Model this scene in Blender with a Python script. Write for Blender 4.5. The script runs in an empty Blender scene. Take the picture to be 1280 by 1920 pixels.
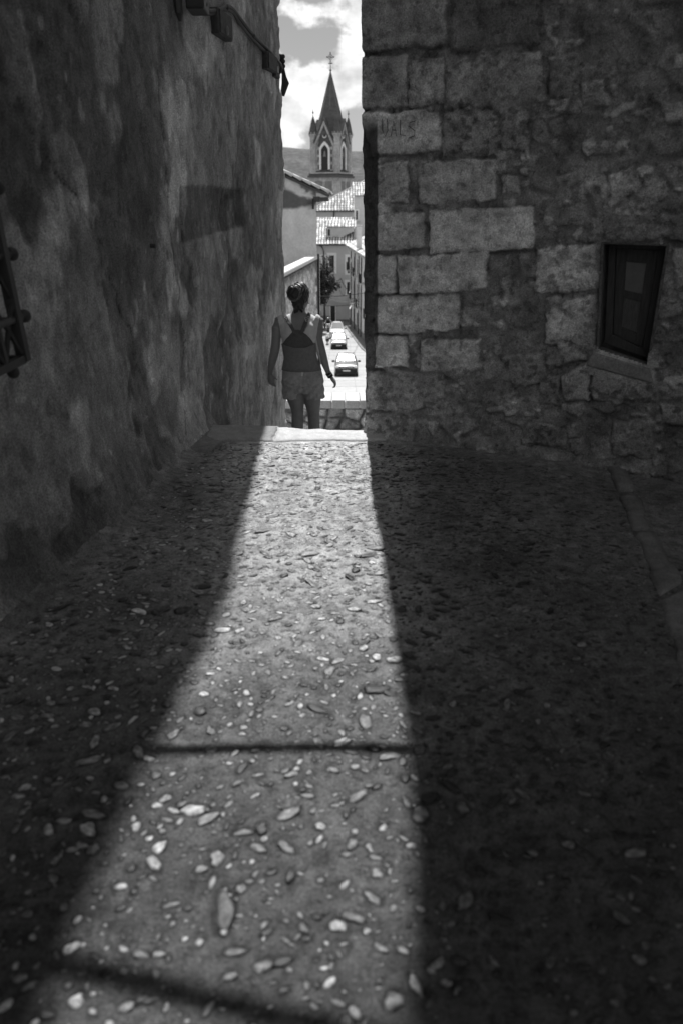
import bpy, bmesh, math, random
import numpy as np
from mathutils import Vector, Matrix
R = math.radians
random.seed(7); rng = np.random.default_rng(7)
scene = bpy.context.scene
COL = scene.collection

# ------------------------------------------------------------------ camera
F = 1400.0; PITCH = R(22.5); cp, sp = math.cos(PITCH), math.sin(PITCH); EYE = 1.5
cam_d = bpy.data.cameras.new('camera'); cam = bpy.data.objects.new('camera', cam_d); COL.objects.link(cam)
cam.location = (0, 0, EYE); cam.rotation_euler = (math.pi/2-PITCH, 0, 0)
cam_d.sensor_fit = 'VERTICAL'; cam_d.sensor_height = 36; cam_d.lens = 36*F/1920
cam_d.clip_start = 0.05; cam_d.clip_end = 6000
cam_d.dof.use_dof = True; cam_d.dof.focus_distance = 6.5; cam_d.dof.aperture_fstop = 2.1
scene.camera = cam

# ------------------------------------------------------------------ sky, sun, exposure
SUN_EL = R(62); SUN_K = 0.04
SKY = 0.085
w = bpy.data.worlds.new('World'); scene.world = w; w.use_nodes = True
nt = w.node_tree; nt.nodes.clear()
def wn(t): return nt.nodes.new(t)
out = wn('ShaderNodeOutputWorld'); bg = wn('ShaderNodeBackground'); bg.inputs['Strength'].default_value = SKY
sky = wn('ShaderNodeTexSky'); sky.sky_type = 'NISHITA'; sky.sun_disc = False
sky.sun_elevation = SUN_EL; sky.sun_rotation = -math.atan(SUN_K)
bw = wn('ShaderNodeRGBToBW'); nt.links.new(sky.outputs[0], bw.inputs[0])
tc = wn('ShaderNodeTexCoord'); mp = wn('ShaderNodeMapping'); mp.inputs['Scale'].default_value = (1, 1, 1.5)
mp.inputs['Location'].default_value = (0.38, 0.0, 0.11)
nt.links.new(tc.outputs['Generated'], mp.inputs[0])
n1 = wn('ShaderNodeTexNoise'); n1.inputs['Scale'].default_value = 9; n1.inputs['Detail'].default_value = 9; n1.inputs['Roughness'].default_value = 0.55
nt.links.new(mp.outputs[0], n1.inputs['Vector'])
cr = wn('ShaderNodeMapRange'); cr.inputs[1].default_value = 0.455; cr.inputs[2].default_value = 0.54; cr.interpolation_type = 'SMOOTHSTEP'
nt.links.new(n1.outputs[0], cr.inputs[0])
n2 = wn('ShaderNodeTexNoise'); n2.inputs['Scale'].default_value = 30; n2.inputs['Detail'].default_value = 6
nt.links.new(mp.outputs[0], n2.inputs['Vector'])
cc = wn('ShaderNodeMapRange'); cc.inputs[1].default_value = 0.3; cc.inputs[2].default_value = 0.7; cc.inputs[3].default_value = 7.0; cc.inputs[4].default_value = 12.5
nt.links.new(n2.outputs[0], cc.inputs[0])
mxs = wn('ShaderNodeMix'); mxs.data_type = 'FLOAT'
nt.links.new(cr.outputs[0], mxs.inputs[0]); sk = wn('ShaderNodeMath'); sk.operation = 'MULTIPLY'; sk.inputs[1].default_value = 0.8; nt.links.new(bw.outputs[0], sk.inputs[0]); nt.links.new(sk.outputs[0], mxs.inputs[2]); nt.links.new(cc.outputs[0], mxs.inputs[3])
nt.links.new(mxs.outputs[0], bg.inputs['Color']); nt.links.new(bg.outputs[0], out.inputs[0])

sd = bpy.data.lights.new('sun', 'SUN'); sd.energy = 5.0; sd.angle = R(0.53)
sun = bpy.data.objects.new('sun', sd); COL.objects.link(sun)
sun.rotation_euler = Vector((SUN_K, -1, -math.tan(SUN_EL))).to_track_quat('-Z', 'Y').to_euler()
scene.view_settings.view_transform = 'Standard'; scene.view_settings.look = 'None'
scene.view_settings.exposure = 0.2; scene.view_settings.gamma = 1.0
scene.cycles.max_bounces = 8; scene.cycles.diffuse_bounces = 5

# ------------------------------------------------------------------ helpers
def ray(px, py):
    a = (px-640)/F; b = (960-py)/F
    return Vector((a, cp+b*sp, -sp+b*cp))
def at(px, py, Y):
    d = ray(px, py); t = Y/d.y
    return Vector((d.x*t, Y, EYE+d.z*t))
def onz(px, py, z=0.0):
    d = ray(px, py); t = (z-EYE)/d.z
    return Vector((d.x*t, d.y*t, z))
def proj(v):
    x, y, z = v[0], v[1], v[2]-EYE
    dep = y*cp-z*sp; up = y*sp+z*cp
    return 640+F*x/dep, 960-F*up/dep

def tag(o, label=None, cat=None, group=None, kind=None):
    if label: o['label'] = label
    if cat: o['category'] = cat
    if group: o['group'] = group
    if kind: o['kind'] = kind
    return o
def empty(name, loc=(0, 0, 0), rz=0, rx=0):
    o = bpy.data.objects.new(name, None); COL.objects.link(o); o.location = loc; o.rotation_euler = (rx, 0, rz)
    o.empty_display_size = 0.2
    return o
def link(name, me, m=None, parent=None, smooth=False):
    o = bpy.data.objects.new(name, me); COL.objects.link(o)
    if m: me.materials.append(m)
    if parent: o.parent = parent
    if smooth: me.polygons.foreach_set('use_smooth', [True]*len(me.polygons))
    return o
def kids(o): return [c for c in list(bpy.data.objects) if c.parent == o]
def copy_tree(o, parent=None):
    c = o.copy(); COL.objects.link(c); c.parent = parent
    for ch in kids(o): copy_tree(ch, c)
    return c

class MB:
    def __init__(s): s.v = []; s.f = []
    def add(s, vs, fs):
        n = len(s.v); s.v += [tuple(v) for v in vs]; s.f += [tuple(i+n for i in f) for f in fs]
    def box(s, a, b, M=None):
        (x0, y0, z0), (x1, y1, z1) = a, b
        vs = [Vector(q) for q in ((x0,y0,z0),(x1,y0,z0),(x1,y1,z0),(x0,y1,z0),(x0,y0,z1),(x1,y0,z1),(x1,y1,z1),(x0,y1,z1))]
        if M: vs = [M @ v for v in vs]
        s.add(vs, [(0,3,2,1),(4,5,6,7),(0,1,5,4),(1,2,6,5),(2,3,7,6),(3,0,4,7)])
    def hexa(s, bot, top):
        s.add(list(bot)+list(top), [(0,3,2,1),(4,5,6,7),(0,1,5,4),(1,2,6,5),(2,3,7,6),(3,0,4,7)])
    def prism(s, poly, vec):
        n = len(poly); vec = Vector(vec); p2 = [Vector(q)+vec for q in poly]
        s.add(list(poly)+p2, [tuple(range(n)), tuple(range(2*n-1, n-1, -1))]+[(i, i+n, (i+1) % n+n, (i+1) % n) for i in range(n)])
    def tube(s, pts, rad, n=8, flat=1.0, ref=None):
        pts = [Vector(q) for q in pts]
        if not hasattr(rad, '__len__'): rad = [rad]*len(pts)
        vs = []; m = len(pts)
        for i, q in enumerate(pts):
            d = (pts[min(i+1, m-1)]-pts[max(i-1, 0)]).normalized()
            r = Vector(ref) if ref else (Vector((0, 0, 1)) if abs(d.z) < .9 else Vector((0, 1, 0)))
            a = d.cross(r).normalized(); b = a.cross(d)
            for k in range(n):
                t = 2*math.pi*k/n
                vs.append(q+rad[i]*(math.cos(t)*a+flat*math.sin(t)*b))
        fs = [(i*n+k, i*n+(k+1) % n, (i+1)*n+(k+1) % n, (i+1)*n+k) for i in range(m-1) for k in range(n)]
        fs += [tuple(range(n-1, -1, -1)), tuple((m-1)*n+k for k in range(n))]
        s.add(vs, fs)
    def loft(s, rings, n=20, pw=1.0):
        # rings: (cx, cy, cz, rx, ry) horizontal ellipses
        vs = []
        for (cx, cy, cz, rx, ry) in rings:
            for k in range(n):
                t = 2*math.pi*k/n
                vs.append((cx+rx*math.cos(t), cy+ry*math.sin(t), cz))
        m = len(rings)
        fs = [(i*n+k, i*n+(k+1) % n, (i+1)*n+(k+1) % n, (i+1)*n+k) for i in range(m-1) for k in range(n)]
        fs += [tuple(range(n-1, -1, -1)), tuple((m-1)*n+k for k in range(n))]
        s.add(vs, fs)
    def ball(s, c, r, n=10, m=7):
        c = Vector(c); r = Vector(r) if hasattr(r, '__len__') else Vector((r, r, r))
        vs = [c+Vector((0, 0, r.z))]
        for i in range(1, m):
            a = math.pi*i/m
            for k in range(n):
                t = 2*math.pi*k/n
                vs.append(c+Vector((r.x*math.sin(a)*math.cos(t), r.y*math.sin(a)*math.sin(t), r.z*math.cos(a))))
        vs.append(c-Vector((0, 0, r.z))); L = len(vs)-1
        fs = [(0, 1+k, 1+(k+1) % n) for k in range(n)]
        for i in range(m-2): fs += [(1+i*n+k, 1+(i+1)*n+k, 1+(i+1)*n+(k+1) % n, 1+i*n+(k+1) % n) for k in range(n)]
        fs += [(L, 1+(m-2)*n+(k+1) % n, 1+(m-2)*n+k) for k in range(n)]
        s.add(vs, fs)
    def mesh(s, name='m'):
        me = bpy.data.meshes.new(name); me.from_pydata([tuple(v) for v in s.v], [], s.f); me.update()
        bm = bmesh.new(); bm.from_mesh(me); bmesh.ops.recalc_face_normals(bm, faces=bm.faces); bm.to_mesh(me); bm.free()
        return me
    def build(s, name, m, parent=None, smooth=False, bevel=0):
        o = link(name, s.mesh(name), m, parent, smooth)
        if bevel:
            b = o.modifiers.new('b', 'BEVEL'); b.width = bevel; b.segments = 2; b.limit_method = 'ANGLE'
        return o

# numpy noise
def _h(ix, iy, seed):
    n = (ix.astype(np.int64)*374761393+iy.astype(np.int64)*668265263+seed*974711) & 0xffffffff
    n = ((n ^ (n >> 13))*1274126177) & 0xffffffff
    return ((n ^ (n >> 16)) & 0xffff)/65535.0
def vn(x, y, seed=0):
    ix = np.floor(x); iy = np.floor(y); fx = x-ix; fy = y-iy
    fx = fx*fx*(3-2*fx); fy = fy*fy*(3-2*fy)
    a = _h(ix, iy, seed); b = _h(ix+1, iy, seed); c_ = _h(ix, iy+1, seed); d = _h(ix+1, iy+1, seed)
    return (a*(1-fx)+b*fx)*(1-fy)+(c_*(1-fx)+d*fx)*fy
def fbm(x, y, seed=0, oc=4, g=0.5):
    v = 0; a = 1; t = 0
    for i in range(oc):
        v = v+a*vn(x*2**i+i*17.3, y*2**i+i*9.1, seed+i); t += a; a *= g
    return v/t
def sst(a, b, x):
    t = np.clip((x-a)/(b-a), 0, 1); return t*t*(3-2*t)
def voro(x, y, seed=0, jit=0.9):
    ix = np.floor(x); iy = np.floor(y); f1 = np.full(x.shape, 9.0); f2 = f1.copy(); idv = np.zeros(x.shape)
    for dx in (-1, 0, 1):
        for dy in (-1, 0, 1):
            cx = ix+dx; cy = iy+dy
            qx = cx+.5+jit*(_h(cx, cy, seed)-.5); qy = cy+.5+jit*(_h(cx, cy, seed+5)-.5)
            d = np.hypot(x-qx, y-qy); r = _h(cx, cy, seed+9)
            near = d < f1
            f2 = np.where(near, f1, np.minimum(f2, d)); idv = np.where(near, r, idv); f1 = np.where(near, d, f1)
    return f1, f2, idv

def crackd(x, y, pts, w=.006, wob=.03, seed=0):
    d = np.full(x.shape, 9.0); xx = x+wob*(fbm(x*7, y*7, seed, 3)-.5); yy = y+wob*(fbm(x*7, y*7, seed+50, 3)-.5)
    for (x1, y1), (x2, y2) in zip(pts, pts[1:]):
        L2 = (x2-x1)**2+(y2-y1)**2; t = np.clip(((xx-x1)*(x2-x1)+(yy-y1)*(y2-y1))/L2, 0, 1)
        d = np.minimum(d, np.hypot(xx-x1-t*(x2-x1), yy-y1-t*(y2-y1)))
    return sst(w, w*.3, d)

def grid_mesh(name, P, tone=None, keep=None):
    # P: (ny, nx, 3) array
    ny, nx, _ = P.shape
    idx = np.arange(ny*nx).reshape(ny, nx)
    q = np.stack([idx[:-1, :-1], idx[:-1, 1:], idx[1:, 1:], idx[1:, :-1]], -1).reshape(-1, 4)
    if keep is not None: q = q[keep.reshape(-1)]
    me = bpy.data.meshes.new(name)
    me.vertices.add(ny*nx); me.vertices.foreach_set('co', P.astype(np.float32).ravel())
    me.loops.add(q.size); me.loops.foreach_set('vertex_index', q.ravel().astype(np.int32))
    me.polygons.add(len(q)); me.polygons.foreach_set('loop_start', np.arange(0, q.size, 4, dtype=np.int32))
    me.polygons.foreach_set('loop_total', np.full(len(q), 4, dtype=np.int32))
    me.update(calc_edges=True)
    if tone is not None:
        a = me.color_attributes.new('tone', 'FLOAT_COLOR', 'POINT')
        t = tone.ravel(); a.data.foreach_set('color', np.stack([t, t, t, np.ones_like(t)], -1).astype(np.float32).ravel())
    return me

# ------------------------------------------------------------------ materials
def mat(name, g=0.3, rough=0.85, var=0.35, scale=20, bump=0.0, bscale=60, attr=False, metal=0.0, stretch=None, spec=0.3, fine=None, coat=0.0, trans=0.0, dirt=0.0, crisp=None, crisp2=None):
    m = bpy.data.materials.new(name); m.use_nodes = True; t = m.node_tree; N = t.nodes; L = t.links
    b = N['Principled BSDF']; b.inputs['Roughness'].default_value = rough; b.inputs['Metallic'].default_value = metal
    b.inputs['Specular IOR Level'].default_value = spec
    if coat: b.inputs['Coat Weight'].default_value = coat; b.inputs['Coat Roughness'].default_value = 0.08
    if trans: b.inputs['Transmission Weight'].default_value = trans
    tcn = N.new('ShaderNodeTexCoord'); mpn = N.new('ShaderNodeMapping'); L.new(tcn.outputs['Object'], mpn.inputs[0])
    if stretch: mpn.inputs['Scale'].default_value = stretch
    no = N.new('ShaderNodeTexNoise'); no.inputs['Scale'].default_value = scale; no.inputs['Detail'].default_value = 8; no.inputs['Roughness'].default_value = 0.65
    L.new(mpn.outputs[0], no.inputs['Vector'])
    mr = N.new('ShaderNodeMapRange'); mr.inputs[1].default_value = 0.28; mr.inputs[2].default_value = 0.72
    mr.inputs[3].default_value = 1-var; mr.inputs[4].default_value = 1+var; L.new(no.outputs[0], mr.inputs[0])
    cur = mr.outputs[0]
    def mul(a, bb):
        x = N.new('ShaderNodeMath'); x.operation = 'MULTIPLY'
        if isinstance(a, float): x.inputs[0].default_value = a
        else: L.new(a, x.inputs[0])
        if isinstance(bb, float): x.inputs[1].default_value = bb
        else: L.new(bb, x.inputs[1])
        return x.outputs[0]
    if fine:
        n3 = N.new('ShaderNodeTexNoise'); n3.inputs['Scale'].default_value = fine[0]; n3.inputs['Detail'].default_value = 5; n3.inputs['Roughness'].default_value = 0.7
        L.new(tcn.outputs['Object'], n3.inputs['Vector'])
        m3 = N.new('ShaderNodeMapRange'); m3.inputs[1].default_value = 0.32; m3.inputs[2].default_value = 0.68; m3.inputs[3].default_value = 1-fine[1]; m3.inputs[4].default_value = 1+fine[1]
        L.new(n3.outputs[0], m3.inputs[0]); cur = mul(cur, m3.outputs[0])
    if dirt:
        n4 = N.new('ShaderNodeTexNoise'); n4.inputs['Scale'].default_value = dirt; n4.inputs['Detail'].default_value = 6
        L.new(tcn.outputs['Object'], n4.inputs['Vector'])
        m4 = N.new('ShaderNodeMapRange'); m4.inputs[1].default_value = 0.42; m4.inputs[2].default_value = 0.58; m4.inputs[3].default_value = 0.5; m4.inputs[4].default_value = 1.0
        L.new(n4.outputs[0], m4.inputs[0]); cur = mul(cur, m4.outputs[0])
    for cz in (crisp, crisp2):
        if cz:
            n6 = N.new('ShaderNodeTexNoise'); n6.inputs['Scale'].default_value = cz[0]; n6.inputs['Detail'].default_value = 12; n6.inputs['Roughness'].default_value = 0.62
            L.new(mpn.outputs[0], n6.inputs['Vector'])
            m6 = N.new('ShaderNodeMapRange'); m6.inputs[1].default_value = cz[2]-.012; m6.inputs[2].default_value = cz[2]+.012; m6.inputs[3].default_value = 1.0; m6.inputs[4].default_value = 1+cz[1]
            L.new(n6.outputs[0], m6.inputs[0]); cur = mul(cur, m6.outputs[0])
    if attr:
        at_ = N.new('ShaderNodeVertexColor'); at_.layer_name = 'tone'; cur = mul(cur, at_.outputs[0])
    else: cur = mul(cur, float(g))
    L.new(cur, b.inputs['Base Color'])
    if bump:
        n5 = N.new('ShaderNodeTexNoise'); n5.inputs['Scale'].default_value = bscale; n5.inputs['Detail'].default_value = 6; n5.inputs['Roughness'].default_value = 0.7
        L.new(mpn.outputs[0], n5.inputs['Vector'])
        bn = N.new('ShaderNodeBump'); bn.inputs['Strength'].default_value = 1.0; bn.inputs['Distance'].default_value = bump
        L.new(n5.outputs[0], bn.inputs['Height']); L.new(bn.outputs[0], b.inputs['Normal'])
    return m

M = {}
M['stone'] = mat('stone', attr=True, rough=.92, var=.35, scale=14, bump=.012, bscale=60, fine=(110, .42), crisp=(22, -.35, .58), crisp2=(9, .2, .55))
M['plaster'] = mat('plaster', attr=True, rough=.93, var=.35, scale=9, bump=.012, bscale=90, fine=(120, .6), stretch=(1, 1, .6), crisp=(8, -.22, .55), crisp2=(19, .28, .61))
M['ground'] = mat('ground', attr=True, rough=.8, var=.35, scale=14, bump=.010, bscale=90, fine=(170, .6), crisp=(38, -.35, .56), crisp2=(55, .8, .64))
M['pebble'] = mat('pebble', attr=True, rough=.5, var=.4, scale=45, bump=.002, bscale=120, spec=.5, fine=(150, .35), crisp=(40, -.35, .56))
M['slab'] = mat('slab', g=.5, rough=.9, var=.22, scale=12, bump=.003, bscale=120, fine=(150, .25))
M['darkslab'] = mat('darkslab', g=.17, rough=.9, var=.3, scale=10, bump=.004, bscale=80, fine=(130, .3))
M['kerb'] = mat('kerb', g=.17, rough=.9, var=.4, scale=10, bump=.004, bscale=80, fine=(130, .3))
M['plain'] = mat('plain', g=.72, rough=.95, var=.3, scale=2, bump=.01, bscale=20)
M['iron'] = mat('iron', g=.025, rough=.6, var=.3, bump=.001, bscale=80, spec=.4)
M['cable'] = mat('cable', g=.05, rough=.6, var=.2)
M['boxmetal'] = mat('boxmetal', g=.045, rough=.7, var=.6, scale=30, bump=.001)
M['wood'] = mat('wood', g=.05, rough=.7, var=.4, scale=20, stretch=(4, 4, .5), bump=.001)
M['glass'] = mat('glass', g=.12, rough=.25, var=.1, spec=.6)
M['coping'] = mat('coping', g=.62, rough=.9, var=.15, scale=8, bump=.004, bscale=60, fine=(90, .2))

# ------------------------------------------------------------------ left plastered building
LP = [(-1.72, -0.3), (-1.43, 2.1), (-1.35, 2.57), (-1.20, 3.45), (-1.03, 4.9), (-0.93, 5.6), (-0.70, 6.9), (-0.56, 7.62)]
segL = [0.0]
for a, b in zip(LP, LP[1:]): segL.append(segL[-1]+math.hypot(b[0]-a[0], b[1]-a[1]))
LY = np.array([p[1] for p in LP]); LX = np.array([p[0] for p in LP]); LS = np.array(segL)
def left_wall():
    s0 = float(np.interp(1.9, LY, LS)); S = np.concatenate([np.linspace(0, s0-.3, 5), np.arange(s0, LS[-1], .013), [LS[-1]]])
    Z = np.concatenate([[-2.4, -2.0], np.arange(-1.7, 3.5, .014), np.arange(3.7, 13, .25), np.array([14, 15.5])])
    s, z = np.meshgrid(S, Z)
    x = np.interp(s, LS, LX); y = np.interp(s, LS, LY)
    bat = (np.clip(z, -1, 3.2)/3.0*.035-np.interp(z, [3.2, 4.6, 6.24, 7.8, 9, 9.85, 10.4, 10.96, 11.5, 11.8, 12.45, 16], [0, .108, .102, .123, .123, .16, .205, .241, .27, .295, .315, .4]))*sst(5, 7.6, y)
    x = x+bat
    h = .05*(fbm(s*.8, z*.8, 3, 3)-.5)+.016*(fbm(s*4, z*4, 11, 4)-.5)+.006*(fbm(s*20, z*19, 21, 4, .6)-.5)
    # fallen plaster: plates with a hard edge
    pl = fbm(s*1.5+3, z*1.0+1, 31, 5, .55); fall = sst(.50, .53, pl)
    rub = fbm(s*7, z*7, 77, 4)
    h = h-.012*fall+.022*fall*(rub-.5)
    # rough area: upper left near camera
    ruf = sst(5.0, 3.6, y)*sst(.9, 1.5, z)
    h = h+ruf*.045*(fbm(s*5, z*5, 41, 5, .6)-.5)
    # base flare into the paving
    fl = np.where(y < 5.3, np.exp(-np.clip(z, 0, 9)/.10)*.085, 0)+np.where((z < .55) & (y < 4.9), .03*sst(.5, .1, z)*(.4+fbm(s*2, z*2, 5, 3)), 0)
    h = h+fl
    tone = .145+.10*(fbm(s*1.1, z*.8, 51, 4)-.5)
    streak = fbm(s*10, z*3.4, 61, 5, .6); tone = tone*(.78+.44*streak)*(.60+.8*fbm(s*2.6, z*2.2, 62, 6, .58))
    tone = tone*(1-.52*fall*(1-.5*rub))
    # dark upper-left; bounce light painted in as paler tone towards the far end
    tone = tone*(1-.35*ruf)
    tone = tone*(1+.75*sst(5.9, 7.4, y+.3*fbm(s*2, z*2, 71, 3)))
    lime = sst(.60, .68, fbm(s*2.2+9, z*1.6, 81, 5)); tone = tone+.10*lime
    spots = sst(.74, .80, fbm(s*14, z*12, 91, 2)); tone = tone+.07*spots*sst(.5, .6, fbm(s*1.3, z*1.3, 95, 2))
    # projected features of the photograph's wall (vertical pale band, scraped plate)
    dep = y*cp-(z-EYE)*sp; PX = 640+F*x/dep; PY = 960-F*(y*sp+(z-EYE)*cp)/dep
    wob = 14*(fbm(s*5, z*4, 15, 4)-.5); PXw = PX+wob*1.3; PYw = PY+wob*2
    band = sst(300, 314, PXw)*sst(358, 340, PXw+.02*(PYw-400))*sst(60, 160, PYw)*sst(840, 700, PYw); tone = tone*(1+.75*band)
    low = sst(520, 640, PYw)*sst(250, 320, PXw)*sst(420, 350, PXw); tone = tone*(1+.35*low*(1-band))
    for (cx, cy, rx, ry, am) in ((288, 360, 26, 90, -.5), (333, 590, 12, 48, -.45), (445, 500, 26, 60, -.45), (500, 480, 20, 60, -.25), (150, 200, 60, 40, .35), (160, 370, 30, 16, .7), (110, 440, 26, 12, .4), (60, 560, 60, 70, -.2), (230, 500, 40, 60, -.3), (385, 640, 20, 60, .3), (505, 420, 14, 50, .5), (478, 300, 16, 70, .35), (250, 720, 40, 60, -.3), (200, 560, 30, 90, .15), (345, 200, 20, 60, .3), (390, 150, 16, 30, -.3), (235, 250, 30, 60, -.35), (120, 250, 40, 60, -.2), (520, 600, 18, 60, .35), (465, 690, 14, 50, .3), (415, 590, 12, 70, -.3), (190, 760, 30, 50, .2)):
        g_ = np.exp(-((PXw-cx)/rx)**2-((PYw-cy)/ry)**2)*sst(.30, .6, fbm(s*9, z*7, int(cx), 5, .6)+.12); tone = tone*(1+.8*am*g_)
    h = h+.010*band
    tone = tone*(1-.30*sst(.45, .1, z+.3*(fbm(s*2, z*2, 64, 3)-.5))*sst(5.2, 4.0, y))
    pit = sst(.66, .72, fbm(s*26, z*24, 68, 2)); tone = tone*(1-.25*pit*sst(.5, .6, fbm(s*2, z*2, 69, 3))); h = h-.003*pit
    crk = crackd(s, z, [(np.interp(4.9, LY, LS), 2.2), (np.interp(4.85, LY, LS), 1.4), (np.interp(5.0, LY, LS), .7), (np.interp(4.7, LY, LS), .1)], .007, .10, 7)
    crk = np.maximum(crk, crackd(s, z, [(np.interp(3.4, LY, LS), 1.7), (np.interp(3.9, LY, LS), 1.3), (np.interp(4.2, LY, LS), .6)], .007, .14, 17))
    crk = np.maximum(crk, crackd(s, z, [(np.interp(6.0, LY, LS), 1.2), (np.interp(6.2, LY, LS), .4), (np.interp(6.0, LY, LS), -.3)], .007, .12, 27))
    tone = tone*(1-.6*crk); h = h-.006*crk
    yy0 = 5.10; yy1 = 6.5
    plate = sst(yy0-.015, yy0+.015, y)*sst(yy1+.3*fbm(s*6, z*4, 17, 2), yy1-.15, y)*sst(1.26+.05*(y-yy0), 1.28+.05*(y-yy0), z+.02*fbm(s*5, z, 3, 2))*sst(1.62, 1.60, z+.015*fbm(s*9, z, 4, 2))
    h = h-.010*plate; tone = tone*(1-.45*plate)*(1-.35*plate*(fbm(s*40, z*2.5, 19, 2)-.2))
    # horizontal dark recess stains low at the far part
    tone = tone*(1+.35*sst(.012, .0, np.abs(y-yy0))*sst(1.2, 1.3, z)*sst(1.66, 1.6, z)*-1)
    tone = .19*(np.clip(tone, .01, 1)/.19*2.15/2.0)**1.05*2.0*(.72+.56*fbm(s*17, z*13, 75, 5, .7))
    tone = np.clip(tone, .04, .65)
    # corner jags near the top of the far edge
    edge = sst(7.3, 7.62, y); h = h-edge*.02*sst(.5, .7, fbm(s*3, z*6, 14, 4))
    # normal (towards +x mostly)
    dx = np.gradient(x, axis=1); dy = np.gradient(y, axis=1); ln = np.hypot(dx, dy)+1e-9
    X = x+dy/ln*h; Y = y-dx/ln*h
    P = np.stack([X, Y, z], -1)
    # return face round the far corner
    ends = []
    for k, dd in enumerate((.02, .1, .5, 3, 8)):
        e = P[:, -1, :].copy(); e[:, 0] -= dd; e[:, 1] += .02*dd; ends.append(e[:, None, :])
    P = np.concatenate([P]+ends, 1); tone = np.concatenate([tone]+[tone[:, -1:]]*5, 1)
    return grid_mesh('wall', P, tone)
lb = empty('plastered_building', (-1.3, 3.5, 0)); tag(lb, 'tall building with a stained flaking plaster wall along the left of the alley', 'building')
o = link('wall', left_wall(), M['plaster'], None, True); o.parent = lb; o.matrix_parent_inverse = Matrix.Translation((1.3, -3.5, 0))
def pchild(o, root):
    o.parent = root; o.matrix_parent_inverse = (Matrix.LocRotScale(root.location, root.rotation_euler, None)).inverted(); return o
m_ = MB(); m_.prism([(-9, -6, 15.5), (-1.72, -6, 15.5), (-1.72, -.3, 15.5), (-1.35, 2.57, 15.5), (-1.0, 5.1, 15.5), (-.56, 7.62, 15.5), (-.5, 7.8, 15.5), (-9, 7.9, 15.5)], (0, 0, .35))
pchild(m_.build('roof', M['plain']), lb)
m_ = MB(); m_.box((-9, -6, -2), (-1.75, -.35, 15.45)); pchild(m_.build('rear_wall', M['plain']), lb)

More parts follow.
